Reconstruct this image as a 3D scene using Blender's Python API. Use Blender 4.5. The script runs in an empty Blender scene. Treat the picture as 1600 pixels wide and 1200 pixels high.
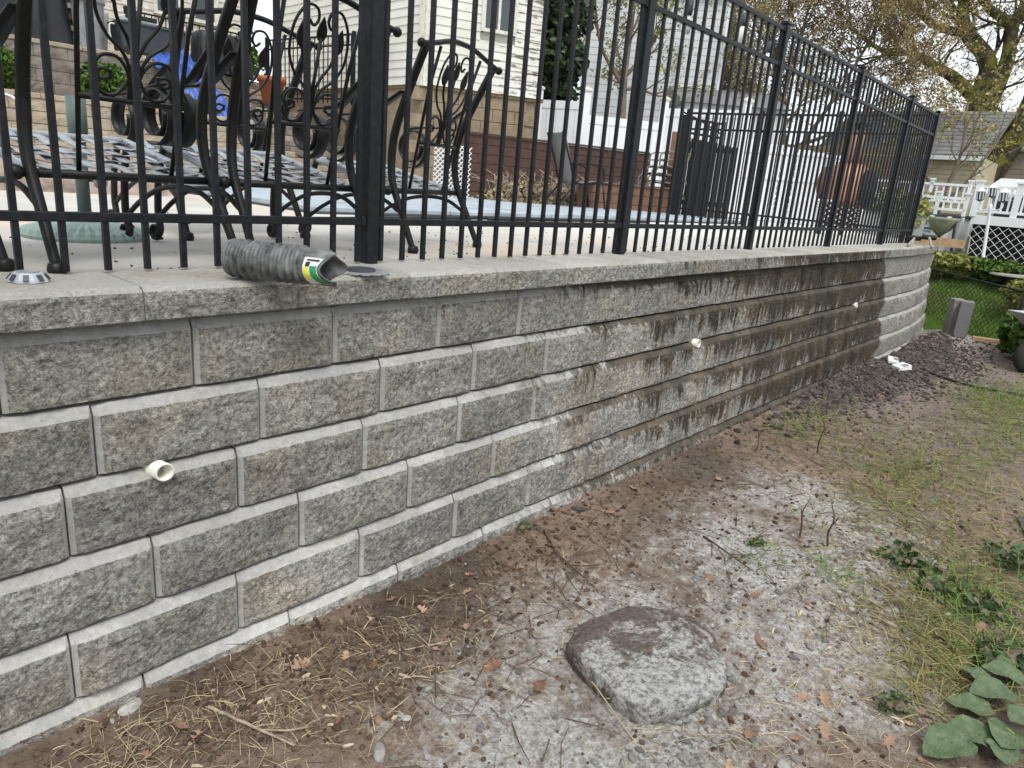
import bpy, math, random
from mathutils import Vector, Matrix, Euler, noise
R_ = random.Random(7)
sc = bpy.context.scene
col = sc.collection
PI = math.pi
# ------------------------------------------------------------------ camera
cam = bpy.data.cameras.new('camera'); co = bpy.data.objects.new('camera', cam); col.objects.link(co)
Rv = Vector((0.66379687, -0.74351679, 0.08097228)); Uv = Vector((0.15513823, 0.24279046, 0.95759330)); Fv = Vector((0.73164599, 0.62308553, -0.27651142))
mw = Matrix.Identity(4)
for i in range(3):
    mw[i][0] = Rv[i]; mw[i][1] = Uv[i]; mw[i][2] = -Fv[i]
mw.translation = Vector((0, -1.976, 1.5266)); co.matrix_world = mw
cam.sensor_width = 36; cam.lens = 1101.57/1600*36; cam.clip_start = .05; cam.clip_end = 600
sc.camera = co
# ------------------------------------------------------------------ world, sun, exposure
w = bpy.data.worlds.new('World'); sc.world = w; w.use_nodes = True
nt = w.node_tree; nt.nodes.clear()
sky = nt.nodes.new('ShaderNodeTexSky'); sky.sky_type = 'NISHITA'; sky.sun_disc = False
SUN_EL, SUN_AZ = math.radians(58), math.radians(215)
sky.sun_elevation = SUN_EL; sky.sun_rotation = SUN_AZ
hs = nt.nodes.new('ShaderNodeHueSaturation'); hs.inputs['Saturation'].default_value = .25
mx = nt.nodes.new('ShaderNodeMix'); mx.data_type = 'RGBA'; mx.inputs[0].default_value = .9
mx.inputs[7].default_value = (7.7, 8.1, 8.6, 1)
bg = nt.nodes.new('ShaderNodeBackground'); bg.inputs[1].default_value = .1
wo = nt.nodes.new('ShaderNodeOutputWorld')
nt.links.new(sky.outputs[0], hs.inputs['Color']); nt.links.new(hs.outputs[0], mx.inputs[6]); nt.links.new(mx.outputs[2], bg.inputs[0]); nt.links.new(bg.outputs[0], wo.inputs[0])
sl = bpy.data.lights.new('sun', 'SUN'); sl.energy = 1.5; sl.angle = math.radians(25); sl.color = (1, .96, .9)
so = bpy.data.objects.new('sun', sl); col.objects.link(so)
so.rotation_euler = (PI/2-SUN_EL, 0, PI-SUN_AZ)
sc.view_settings.view_transform = 'Standard'; sc.view_settings.look = 'None'; sc.view_settings.gamma = 1; sc.view_settings.exposure = 0.68
sc.render.engine = 'CYCLES'
# ------------------------------------------------------------------ materials
MT = {}
class NT:
    def __init__(s, name, rough=.8, spec=.3, metal=0):
        s.m = bpy.data.materials.new(name); s.m.use_nodes = True; s.t = s.m.node_tree; s.b = s.t.nodes['Principled BSDF']
        s.b.inputs['Roughness'].default_value = rough; s.b.inputs['Specular IOR Level'].default_value = spec; s.b.inputs['Metallic'].default_value = metal
        s.pos = s.n('ShaderNodeNewGeometry').outputs['Position']; MT[name] = s.m
    def n(s, t): return s.t.nodes.new(t)
    def l(s, a, b): s.t.links.new(a, b)
    def mapv(s, v, scale=(1, 1, 1), loc=(0, 0, 0)):
        m = s.n('ShaderNodeMapping'); s.l(v, m.inputs[0]); m.inputs['Scale'].default_value = scale; m.inputs['Location'].default_value = loc; return m.outputs[0]
    def noise(s, scale, detail=4, rough=.55, v=None, dist=0):
        k = s.n('ShaderNodeTexNoise'); s.l(v or s.pos, k.inputs['Vector']); k.inputs['Scale'].default_value = scale; k.inputs['Detail'].default_value = detail; k.inputs['Roughness'].default_value = rough; k.inputs['Distortion'].default_value = dist; return k.outputs[0]
    def vor(s, scale, v=None, out=0):
        k = s.n('ShaderNodeTexVoronoi'); s.l(v or s.pos, k.inputs['Vector']); k.inputs['Scale'].default_value = scale; return k.outputs[out]
    def ramp(s, f, a, b, c0=0, c1=1):
        k = s.n('ShaderNodeMapRange'); s.l(f, k.inputs[0]); k.inputs[1].default_value = a; k.inputs[2].default_value = b; k.inputs[3].default_value = c0; k.inputs[4].default_value = c1; return k.outputs[0]
    def mth(s, op, a, b=None):
        k = s.n('ShaderNodeMath'); k.operation = op; k.use_clamp = False
        for i, x in enumerate((a, b)):
            if x is None: continue
            if isinstance(x, (int, float)): k.inputs[i].default_value = x
            else: s.l(x, k.inputs[i])
        return k.outputs[0]
    def mix(s, f, a, b, mode='MIX'):
        k = s.n('ShaderNodeMix'); k.data_type = 'RGBA'; k.blend_type = mode
        if isinstance(f, (int, float)): k.inputs[0].default_value = f
        else: s.l(f, k.inputs[0])
        for i, x in ((6, a), (7, b)):
            if isinstance(x, tuple): k.inputs[i].default_value = (*x[:3], 1)
            else: s.l(x, k.inputs[i])
        return k.outputs[2]
    def rnd(s): return s.n('ShaderNodeObjectInfo').outputs['Random']
    def xyz(s):
        k = s.n('ShaderNodeSeparateXYZ'); s.l(s.pos, k.inputs[0]); return k.outputs
    def obj(s): return s.n('ShaderNodeTexCoord').outputs['Object']
    def col(s, c):
        if isinstance(c, tuple): s.b.inputs['Base Color'].default_value = (*c[:3], 1)
        else: s.l(c, s.b.inputs['Base Color'])
    def bump(s, h, d=.01, st=1, prev=None):
        k = s.n('ShaderNodeBump'); k.inputs['Strength'].default_value = st; k.inputs['Distance'].default_value = d; s.l(h, k.inputs['Height'])
        if prev: s.l(prev, k.inputs['Normal'])
        s.l(k.outputs[0], s.b.inputs['Normal']); return k.outputs[0]

def plain(name, c, rough=.7, spec=.3, metal=0, var=.25, scale=12, bump=0, bscale=60):
    s = NT(name, rough, spec, metal)
    n = s.noise(scale, 6, .65)
    lo = tuple(x*(1-var) for x in c); hi = tuple(min(1, x*(1+var)) for x in c)
    s.col(s.mix(s.ramp(n, .3, .7), lo, hi))
    if bump: s.bump(s.noise(bscale, 5, .7), bump)
    return s

def stain(s, c, bias=0.):
    """wet dark weathering of the wall between the near blocks and the dry new end, with drips, plus pale lime bloom"""
    X, Y, Z = s.xyz()
    blot = s.noise(2.4, 7, .7, dist=.5)
    drip = s.noise(1, 6, .7, v=s.mapv(s.pos, (24, 24, 2.2)))
    zc = s.mth('FRACT', s.mth('MULTIPLY', s.mth('SUBTRACT', 1.0805, Z), 1/.2032))   # 0 at the ledge of a course, 1 at its foot
    m = s.ramp(X, 2.1, 6.0, 0, 1.0)
    m = s.mth('ADD', m, s.mth('MULTIPLY', s.mth('SUBTRACT', drip, .5), 2.3))
    m = s.mth('ADD', m, s.mth('MULTIPLY', s.mth('SUBTRACT', blot, .5), 1.7))
    m = s.mth('ADD', m, s.mth('MULTIPLY', s.mth('SUBTRACT', .4, zc), .75))
    if bias: m = s.mth('ADD', m, s.ramp(X, 2.2, 3.6, 0, bias))
    m = s.mth('MULTIPLY', s.ramp(m, .32, .62), s.ramp(X, 1.7, 2.9))
    e = s.mth('ADD', X, s.mth('MULTIPLY', s.mth('SUBTRACT', s.noise(5, 3), .5), .12))
    e = s.mth('ADD', e, s.mth('MULTIPLY', s.mth('SUBTRACT', s.noise(1, 1, v=s.mapv(s.pos, (.1, .1, 2.4))), .5), .9))
    m = s.mth('MULTIPLY', m, s.ramp(e, 7.98, 8.06, 1, 0))
    bl = s.mth('MULTIPLY', s.ramp(s.noise(2.6, 7, .75, dist=.6), .46, .62), s.ramp(X, -.3, 2.6, .35, 1))
    bl = s.mth('MULTIPLY', bl, s.ramp(Z, .15, .95, 1, .12)); bl = s.mth('MULTIPLY', bl, s.ramp(X, 5.5, 4.2))
    c = s.mix(s.mth('MULTIPLY', bl, .75), c, s.mix(1, c, (1.8, 1.79, 1.76), 'MULTIPLY'))
    tint = s.mix(s.ramp(s.noise(1, 4, v=s.mapv(s.pos, (9, 9, 1.3))), .4, .65), (.19, .175, .15), (.33, .28, .22))
    d = s.mix(1, c, tint, 'MULTIPLY')
    c = s.mix(m, c, d)
    moss = s.mth('MULTIPLY', s.ramp(s.noise(4, 5, .7), .55, .68), s.ramp(Z, .3, .02)); moss = s.mth('MULTIPLY', moss, s.mth('MULTIPLY', s.ramp(X, 1.6, 2.4), s.ramp(X, 4.2, 3)))
    return s.mix(s.mth('MULTIPLY', moss, .75), c, (.075, .065, .02))

s = NT('block_rough', .92, .2)
nA = s.noise(9, 7, .75); nF = s.noise(60, 8, .9); sp = s.noise(190, 2, .5)
c = s.mix(s.ramp(nA, .3, .7), (.275, .265, .25), (.51, .495, .465))
c = s.mix(s.ramp(s.noise(3, 4), .45, .7), c, s.mix(1, c, (1.06, 1.0, .9), 'MULTIPLY'))
c = s.mix(s.ramp(nF, .40, .60), s.mix(1, c, (.30, .295, .29), 'MULTIPLY'), s.mix(1, c, (1.6, 1.59, 1.57), 'MULTIPLY'))
c = s.mix(s.ramp(sp, .64, .74), c, (.66, .64, .6))
k = s.ramp(s.rnd(), 0, 1, .88, 1.13); cm = s.n('ShaderNodeCombineColor')
for i in range(3): s.l(k, cm.inputs[i])
c = s.mix(1, c, cm.outputs[0], 'MULTIPLY')
s.col(stain(s, c))
h = s.mth('ADD', s.noise(55, 6, .75), s.mth('MULTIPLY', s.noise(170, 3, .7), .4)); s.bump(h, .034, 1)

s = NT('block_smooth', .9, .2)
c = s.mix(s.ramp(s.noise(60, 5, .7), .3, .7), (.30, .295, .285), (.43, .423, .408))
c = s.mix(s.ramp(s.noise(330, 2), .66, .75), c, (.64, .62, .59))
c = s.mix(s.ramp(s.noise(5, 4), .4, .75), c, s.mix(1, c, (.82, .79, .73), 'MULTIPLY'))
c = s.mix(s.ramp(s.noise(38, 7, .8), .60, .70), c, (.12, .11, .10)); s.col(stain(s, c, .5)); s.bump(s.noise(160, 4, .7), .003)

s = NT('cap_top', .92, .2)
c = s.mix(s.ramp(s.noise(90, 5, .75), .3, .7), (.33, .32, .295), (.52, .505, .47))
c = s.mix(s.ramp(s.noise(330, 2), .63, .74), c, (.68, .66, .61))
c = s.mix(s.ramp(s.noise(4, 5, .65), .45, .75), c, s.mix(1, c, (.8, .72, .6), 'MULTIPLY'))
kk = s.ramp(s.rnd(), 0, 1, .84, 1.12); cm = s.n('ShaderNodeCombineColor'); [s.l(kk, cm.inputs[q]) for q in range(3)]; c = s.mix(1, c, cm.outputs[0], 'MULTIPLY'); c = s.mix(s.ramp(s.noise(30, 7, .8), .58, .68), c, (.16, .14, .11)); s.col(c); s.bump(s.noise(120, 5, .75), .009)

s = NT('concrete', .9, .25)
X, Y, Z = s.xyz()
c = s.mix(s.ramp(s.noise(2.2, 6, .65), .3, .7), (.42, .405, .37), (.56, .54, .5))
c = s.mix(s.ramp(s.noise(200, 3, .7), .6, .75), c, (.3, .28, .25))
c = s.mix(s.ramp(s.noise(.8, 4, .6), .5, .68), c, (.58, .5, .4))
c = s.mix(s.ramp(X, 3, 7), c, (.66, .64, .6))
s.col(c); s.bump(s.noise(90, 5, .7), .002)

s = NT('dirt', .95, .15)
X, Y, Z = s.xyz()
n1 = s.noise(1.3, 7, .65); n2 = s.noise(16, 9, .8); n3 = s.noise(2.6, 6, .68, dist=.4)
c = s.mix(s.ramp(n2, .3, .7), (.125, .092, .07), (.46, .375, .305))
c = s.mix(s.ramp(n1, .42, .62), c, s.mix(1, c, (1.15, 1.05, .98), 'MULTIPLY'))
def blob(x, y, r):
    a = s.mth('SUBTRACT', X, x); b = s.mth('SUBTRACT', Y, y); d = s.mth('SQRT', s.mth('ADD', s.mth('MULTIPLY', a, a), s.mth('MULTIPLY', b, b))); return s.ramp(d, r, r*.25)
m = None
for (x, y, r) in ((1.35, -1.0, .55), (1.75, -1.3, .5), (1.95, -1.0, .75), (3.0, -1.05, .8), (1.45, -.98, .45), (2.5, -1.35, .7), (3.7, -1.0, .6)):
    q = blob(x, y, r); m = q if m is None else s.mth('MAXIMUM', m, q)
lime = s.mth('ADD', m, s.mth('MULTIPLY', s.mth('SUBTRACT', n3, .5), 3.0)); lime = s.mth('ADD', lime, s.mth('MULTIPLY', s.mth('SUBTRACT', n2, .5), 3.2))
lime = s.mth('MULTIPLY', s.ramp(lime, .28, 1.05), s.ramp(m, 0, .35))
c = s.mix(s.mth('MULTIPLY', lime, .88), c, s.mix(s.ramp(s.noise(45, 7, .85), .42, .58), (.36, .335, .305), (.85, .84, .81)))
far = s.mth('ADD', s.ramp(X, 4.2, 6.5), s.mth('MULTIPLY', s.mth('SUBTRACT', n3, .5), 1.2))
c = s.mix(s.ramp(far, .3, .9, 0, .75), c, s.mix(s.ramp(n2, .3, .7), (.16, .13, .115), (.42, .35, .315)))
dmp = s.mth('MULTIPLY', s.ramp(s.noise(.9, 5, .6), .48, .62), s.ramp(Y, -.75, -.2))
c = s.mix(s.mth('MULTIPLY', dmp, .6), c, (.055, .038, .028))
wh = s.mth('MULTIPLY', s.ramp(X, 9.2, 10.3), s.ramp(s.noise(9, 5, .7), .48, .6)); c = s.mix(s.mth('MULTIPLY', wh, .8), c, (.55, .54, .51))
s.col(c)
h = s.mth('ADD', s.noise(22, 8, .75), s.mth('MULTIPLY', s.noise(120, 4, .7), .35)); s.bump(h, .04, 1)

s = NT('lawn', .95, .1)
c = s.mix(s.ramp(s.noise(3, 6, .7), .35, .65), (.06, .13, .02), (.15, .25, .045)); c = s.mix(s.ramp(s.noise(.7, 4), .55, .7), c, (.13, .13, .05)); s.col(c); s.bump(s.noise(60, 4, .8), .05)

s = NT('black_paint', .45, .25)
c = s.mix(s.ramp(s.noise(40, 5, .7), .45, .8), (.006, .007, .010), (.022, .024, .028)); s.col(c)
s = NT('iron', .42, .3)
c = s.mix(s.ramp(s.noise(50, 5, .7), .4, .75), (.006, .006, .006), (.018, .018, .018)); s.col(c); s.bump(s.noise(140, 3), .0008)
plain('iron_sky_sheen', (.34, .36, .39), .4, .5, 0, .25, 25)  # chair seat iron, sky reflection painted in as a light grey base colour
plain('boulder', (.27, .26, .24), .95, .15, 0, .35, 20)
s = NT('boulder', .95, .15)
X, Y, Z = s.xyz(); sp = s.noise(48, 7, .85); big = s.noise(7, 7, .75, dist=.6)
c = s.mix(s.ramp(sp, .40, .56), (.13, .125, .115), (.62, .61, .585))
c = s.mix(s.ramp(s.noise(150, 3, .7), .58, .68), c, (.66, .65, .62))
dm = s.mth('ADD', big, s.ramp(s.mth('ADD', Y, s.mth('MULTIPLY', X, .35)), -.62, -.12, -.12, .15))
c = s.mix(s.mth('MULTIPLY', s.ramp(dm, .50, .57), .88), c, s.mix(s.ramp(s.noise(55, 6, .8), .38, .62), (.055, .038, .032), (.20, .145, .12)))
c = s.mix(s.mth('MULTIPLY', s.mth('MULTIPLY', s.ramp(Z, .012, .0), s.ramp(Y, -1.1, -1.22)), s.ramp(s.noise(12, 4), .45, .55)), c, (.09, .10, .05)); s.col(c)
s.bump(s.mth('ADD', s.noise(30, 8, .8), s.mth('MULTIPLY', s.noise(140, 4, .7), .4)), .02)
for nm, cc in (('stone_grey', (.26, .255, .24)), ('stone_dark', (.085, .075, .068)), ('stone_pale', (.38, .365, .335))):
    plain(nm, cc, .92, .2, 0, .45, 35, .004, 90)
def per(name, a, b, rough=.8, spec=.2, trans=0, island=True):
    s = NT(name, rough, spec)
    f = s.n('ShaderNodeNewGeometry').outputs['Random Per Island'] if island else s.rnd()
    s.col(s.mix(f, a, b))
    if trans:
        s.b.inputs['Transmission Weight'].default_value = 0
        try: s.b.inputs['Subsurface Weight'].default_value = 0
        except Exception: pass
    return s
per('straw', (.13, .095, .055), (.55, .46, .29)); per('grass_blade', (.085, .09, .026), (.31, .27, .11)); per('grass_green', (.05, .11, .018), (.16, .24, .05))
per('weed', (.03, .065, .022), (.10, .15, .055), .6, .3); per('gravel_dark', (.03, .026, .024), (.13, .11, .10), .9); per('gravel_grey', (.11, .105, .1), (.33, .32, .30), .92)
per('clod', (.045, .03, .022), (.14, .095, .07), .95, .1); per('wood_chip', (.2, .15, .09), (.5, .42, .3), .9)
per('bud_leaf', (.23, .19, .06), (.43, .35, .13)); per('bud_brown', (.23, .16, .10), (.42, .31, .2)); per('leaf_yellowgreen', (.13, .15, .03), (.33, .33, .10)); per('leaf_dark', (.010, .022, .008), (.045, .075, .022), .55, .4); per('leaf_green', (.03, .07, .012), (.11, .18, .035), .6); per('leaf_pale', (.16, .17, .11), (.36, .36, .24)); per('moss_leaf', (.12, .14, .01), (.25, .27, .03))
s = per('dead_leaf', (.15, .08, .05), (.40, .27, .19), .8, .2, 0, False); s.bump(s.noise(90, 4), .003)
s = NT('broad_leaf', .45, .4); c = s.mix(s.ramp(s.noise(30, 6, .7), .35, .7), (.045, .085, .03), (.13, .17, .085)); c = s.mix(s.ramp(s.noise(14, 5, .7), .58, .66), c, (.2, .17, .09)); s.col(c); s.bump(s.noise(1, 3, v=s.mapv(s.pos, (60, 160, 60))), .004)
plain('twig', (.10, .07, .05), .9, .1, 0, .4, 30); plain('twig_pale', (.33, .27, .2), .9, .1, 0, .4, 30)
s = NT('bark', .95, .1); n = s.noise(1, 7, .75, v=s.mapv(s.pos, (6, 6, 1.4))); c = s.mix(s.ramp(n, .35, .65), (.035, .028, .02), (.12, .10, .075)); c = s.mix(s.ramp(s.noise(2.2, 6, .7), .48, .56), c, (.2, .2, .045)); s.col(c); s.bump(n, .06)
plain('bark_fine', (.19, .15, .115), .95, .1, 0, .35, 8)
s = NT('siding_white', .75, .3)
n = s.noise(1, 7, .75, v=s.mapv(s.pos, (2.2, 2.2, 14))); X, Y, Z = s.xyz(); pe = s.ramp(s.mth('ADD', n, s.mth('MULTIPLY', s.ramp(Y, 7.1, 6.2), .15)), .66, .71)
s.col(s.mix(pe, s.mix(s.ramp(s.noise(2, 4), .3, .7), (.62, .60, .53), (.76, .74, .68)), (.16, .14, .115)))
plain('cream_trim', (.66, .64, .57), .7); plain('siding_cream', (.62, .58, .5), .7); plain('siding_tan', (.55, .48, .34), .8, .2, 0, .15, 3); plain('siding_grey', (.62, .63, .64), .75, .3, 0, .08, 2); plain('siding_brown', (.33, .28, .24), .8)
plain('cinder_block', (.27, .215, .145), .95, .1, 0, .25, 6, .006, 50); plain('terrace_tan', (.38, .32, .24), .95, .1, 0, .28, 7, .01, 40); plain('terrace_grey', (.23, .205, .175), .95, .1, 0, .45, 5, .01, 40); plain('shingle', (.2, .2, .2), .95, .1, 0, .25, 9, .006, 40)
plain('vinyl_white', (.80, .82, .85), .45, .4, 0, .04, 3); plain('deck_white', (.76, .78, .8), .5, .4, 0, .05, 3); plain('pool_wall', (.5, .52, .53), .5, .4, 0, .12, 3); plain('composite_brown', (.095, .055, .042), .75, .2, 0, .25, 10); plain('composite_light', (.21, .115, .075), .75, .2, 0, .2, 10)
plain('slab_blue', (.36, .41, .445), .8, .2, 0, .3, 4, .002, 60); plain('slab_dark', (.06, .07, .08), .8)
s = NT('glass_dark', .12, .6); s.col((.06, .075, .085))
plain('tarp_blue', (.035, .10, .40), .38, .5, 0, .3, 6); plain('tarp_black', (.018, .019, .023), .5, .4, 0, .3, 5); plain('tarp_brown', (.30, .24, .2), .8, .2, 0, .5, 6); plain('plastic_grey', (.23, .245, .27), .5, .4); plain('plastic_dark', (.05, .055, .065), .5, .4); plain('terracotta', (.36, .12, .055), .8, .2); plain('plant_red', (.30, .10, .045), .6)
s = NT('pipe_black', .5, .4); n = s.noise(14, 7, .7); c = s.mix(s.ramp(n, .38, .7), (.04, .042, .044), (.27, .275, .275)); s.col(c)
plain('sticker_white', (.75, .76, .75), .4, .4, 0, .05); plain('sticker_green', (.02, .26, .10), .4, .4, 0, .1); plain('sticker_yellow', (.75, .68, .04), .4, .4, 0, .05); plain('print_dark', (.03, .03, .03), .5); plain('sign_blue', (.05, .16, .5), .5)
plain('steel', (.48, .49, .52), .4, .5, .6, .25, 30); plain('pvc', (.74, .72, .64), .5, .4, 0, .06); plain('umbrella_green', (.27, .36, .33), .6, .3, 0, .15); plain('umbrella_pole', (.075, .105, .10), .45, .4); plain('umbrella_sleeve', (.11, .155, .145), .5, .3, 0, .15); plain('solar_grey', (.36, .38, .42), .5, .4)
plain('copper', (.42, .2, .115), .5, .5, .4, .3, 4); plain('rust_brown', (.13, .06, .045), .7); plain('soot_black', (.022, .02, .02), .7)
plain('sling_fabric', (.22, .22, .21), .8, .2, 0, .2, 60); plain('sling_frame', (.20, .18, .15), .5, .4)
plain('lumber', (.42, .29, .17), .85, .2, 0, .25, 12); plain('lumber_old', (.30, .28, .25), .9, .2, 0, .3, 12); plain('fence_brown', (.20, .145, .075), .85, .2, 0, .3, 8); plain('hose_black', (.015, .015, .016), .5, .4); plain('rubber', (.03, .028, .027), .8, .3); plain('block_cut', (.20, .2, .2), .9, .1, 0, .15, 60, .003, 120); plain('bulb_glass', (.75, .75, .72), .25, .5, 0, .05); plain('flower_yellow', (.8, .5, .03), .6); plain('flower_pink', (.5, .22, .2), .7); plain('canvas_olive', (.27, .28, .2), .8); plain('concrete_grey', (.3, .3, .29), .9, .2, 0, .3, 20)
# ------------------------------------------------------------------ mesh helpers
def nz(x, y, z=0.): return noise.noise(Vector((x, y, z)))
class MB:
    def __init__(s): s.v = []; s.f = []; s.mi = []; s.cur = 0
    def add(s, v, f):
        n = len(s.v); s.v += [tuple(p) for p in v]; s.f += [tuple(i+n for i in q) for q in f]; s.mi += [s.cur]*len(f); return s
    def box(s, x0, x1, y0, y1, z0, z1, b=0):
        if b:
            v = []; P = []
            for sx in (0, 1):
                for sy in (0, 1):
                    for sz in (0, 1):
                        X = (x0, x1)[sx]; Y = (y0, y1)[sy]; Z = (z0, z1)[sz]; dx = b*(1-2*sx); dy = b*(1-2*sy); dz = b*(1-2*sz)
                        P.append((len(v), sx, sy, sz)); v += [(X, Y+dy, Z+dz), (X+dx, Y, Z+dz), (X+dx, Y+dy, Z)]
            I = {(a, b_, c): i for i, a, b_, c in P}
            f = []
            for k in range(3):
                o = [j for j in range(3) if j != k]
                for t in (0, 1):
                    q = []
                    for (a, b_) in ((0, 0), (1, 0), (1, 1), (0, 1)):
                        c = [0, 0, 0]; c[k] = t; c[o[0]] = a; c[o[1]] = b_; q.append(I[tuple(c)]+k)
                    f.append(q)
                for a in (0, 1):
                    for b_ in (0, 1):
                        c0 = [0, 0, 0]; c1 = [0, 0, 0]; c0[k] = 0; c1[k] = 1
                        for c in (c0, c1): c[o[0]] = a; c[o[1]] = b_
                        i0, i1 = I[tuple(c0)], I[tuple(c1)]; f.append((i0+o[0], i0+o[1], i1+o[1], i1+o[0]))
            for i, a, b_, c in P: f.append((i, i+1, i+2))
            return s.add(v, f)
        v = [(x, y, z) for x in (x0, x1) for y in (y0, y1) for z in (z0, z1)]
        return s.add(v, [(0, 1, 3, 2), (4, 6, 7, 5), (0, 4, 5, 1), (2, 3, 7, 6), (0, 2, 6, 4), (1, 5, 7, 3)])
    def obox(s, p, q, wd, th, up=(0, 0, 1)):
        """bar of rectangular section from p to q"""
        p = Vector(p); q = Vector(q); d = (q-p).normalized(); u = Vector(up)
        if abs(d.dot(u)) > .98: u = Vector((1, 0, 0))
        a = d.cross(u).normalized()*wd/2; b = a.cross(d).normalized()*th/2
        v = [e+sa*a+sb*b for e in (p, q) for sa, sb in ((-1, -1), (1, -1), (1, 1), (-1, 1))]
        return s.add(v, [(0, 1, 2, 3), (7, 6, 5, 4), (0, 4, 5, 1), (1, 5, 6, 2), (2, 6, 7, 3), (3, 7, 4, 0)])
    def tube(s, pts, r, n=8, cap=True):
        pts = [Vector(p) for p in pts]; m = len(pts); rr = r if isinstance(r, (list, tuple)) else [r]*m
        v = []; f = []; prev = None
        for i, p in enumerate(pts):
            d = (pts[min(i+1, m-1)]-pts[max(i-1, 0)]); d = d.normalized() if d.length > 1e-9 else Vector((0, 0, 1))
            if prev is None:
                u = Vector((0, 0, 1)) if abs(d.z) < .9 else Vector((1, 0, 0)); a = d.cross(u).normalized()
            else: a = (prev-d*prev.dot(d)); a = a.normalized() if a.length > 1e-6 else d.orthogonal().normalized()
            prev = a; b = d.cross(a)
            v += [p+(a*math.cos(2*PI*j/n)+b*math.sin(2*PI*j/n))*rr[i] for j in range(n)]
            if i:
                o = (i-1)*n; f += [(o+j, o+(j+1) % n, o+n+(j+1) % n, o+n+j) for j in range(n)]
        if cap: f += [tuple(range(n-1, -1, -1)), tuple(range((m-1)*n, m*n))]
        return s.add(v, f)
    def band(s, pts, wv, th):
        """flat strip following pts; wv is its width vector, th its thickness"""
        pts = [Vector(p) for p in pts]; m = len(pts); wv = Vector(wv); v = []; f = []
        for i, p in enumerate(pts):
            d = (pts[min(i+1, m-1)]-pts[max(i-1, 0)]).normalized(); nn = d.cross(wv).normalized()*th/2
            v += [p-wv/2-nn, p+wv/2-nn, p+wv/2+nn, p-wv/2+nn]
            if i:
                o = 4*(i-1); f += [(o+j, o+(j+1) % 4, o+4+(j+1) % 4, o+4+j) for j in range(4)]
        f += [(3, 2, 1, 0), tuple(range(4*m-4, 4*m))]
        return s.add(v, f)
    def lathe(s, prof, n=24, c=(0, 0, 0)):
        v = []; f = []
        for i, (r, z) in enumerate(prof):
            v += [(c[0]+r*math.cos(2*PI*j/n), c[1]+r*math.sin(2*PI*j/n), c[2]+z) for j in range(n)]
            if i:
                o = (i-1)*n; f += [(o+j, o+(j+1) % n, o+n+(j+1) % n, o+n+j) for j in range(n)]
        f += [tuple(range(n-1, -1, -1)), tuple(range((len(prof)-1)*n, len(prof)*n))]
        return s.add(v, f)
    def prism(s, poly, z0, z1):
        n = len(poly); v = [(x, y, z0) for x, y in poly]+[(x, y, z1) for x, y in poly]
        return s.add(v, [tuple(range(n-1, -1, -1)), tuple(range(n, 2*n))]+[(i, (i+1) % n, n+(i+1) % n, n+i) for i in range(n)])
    def grid(s, nx, ny, fn):
        v = [fn(i/nx, j/ny) for j in range(ny+1) for i in range(nx+1)]
        return s.add(v, [(j*(nx+1)+i, j*(nx+1)+i+1, (j+1)*(nx+1)+i+1, (j+1)*(nx+1)+i) for j in range(ny) for i in range(nx)])
    def ball(s, c, r, n=8):
        rx, ry, rz = r if isinstance(r, tuple) else (r, r, r)
        return s.add([(c[0]+rx*math.sin(PI*i/n)*math.cos(2*PI*j/(2*n)), c[1]+ry*math.sin(PI*i/n)*math.sin(2*PI*j/(2*n)), c[2]+rz*math.cos(PI*i/n)) for i in range(n+1) for j in range(2*n)],
            [(i*2*n+j, (i+1)*2*n+j, (i+1)*2*n+(j+1) % (2*n), i*2*n+(j+1) % (2*n)) for i in range(n) for j in range(2*n)])
    def mesh(s, name, mats, smooth=False):
        me = bpy.data.meshes.new(name); me.from_pydata(s.v, [], s.f)
        for m in ([mats] if isinstance(mats, str) else mats): me.materials.append(MT[m])
        if any(s.mi): me.polygons.foreach_set('material_index', s.mi)
        if smooth: me.polygons.foreach_set('use_smooth', [True]*len(s.f))
        me.update(); return me
    def build(s, name, mats, parent=None, smooth=False, loc=None, rz=0):
        return place(name, s.mesh(name, mats, smooth), parent, loc, rz)
def place(name, me, parent=None, loc=None, rz=0, rot=None, scale=None):
    o = bpy.data.objects.new(name, me); col.objects.link(o)
    if parent: o.parent = parent
    if loc: o.location = loc
    o.rotation_euler = rot if rot else (0, 0, rz)
    if scale: o.scale = scale
    return o
def tag(o, label, cat, group=None):
    o['label'] = label; o['category'] = cat
    if group: o['group'] = group
    return o
def thing(name, label, cat, loc=(0, 0, 0), rz=0, group=None, scale=None):
    return tag(place(name, None, None, loc, rz, None, scale), label, cat, group)
def structure(o): o['kind'] = 'structure'; return o
def stuff(o, label, cat): o['kind'] = 'stuff'; return tag(o, label, cat)
def copy_tree(o, parent=None):
    c = o.copy(); col.objects.link(c); c.parent = parent
    for ch in o.children: copy_tree(ch, c)
    return c
def cr(pts, n=6):
    """Catmull-Rom through pts"""
    P = [Vector(p) for p in pts]; P = [P[0]*2-P[1]]+P+[P[-1]*2-P[-2]]; out = []
    for i in range(1, len(P)-2):
        a, b, c, d = P[i-1:i+3]
        for k in range(n):
            t = k/n; out.append(.5*((2*b)+(c-a)*t+(2*a-5*b+4*c-d)*t*t+(3*b-a-3*c+d)*t**3))
    return out+[P[-2]]
def spiral(cx, cz, r0, r1, a0, a1, n=18, y=0.):
    return [(cx+(r0+(r1-r0)*i/n)*math.cos(a0+(a1-a0)*i/n), y, cz+(r0+(r1-r0)*i/n)*math.sin(a0+(a1-a0)*i/n)) for i in range(n+1)]
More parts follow.
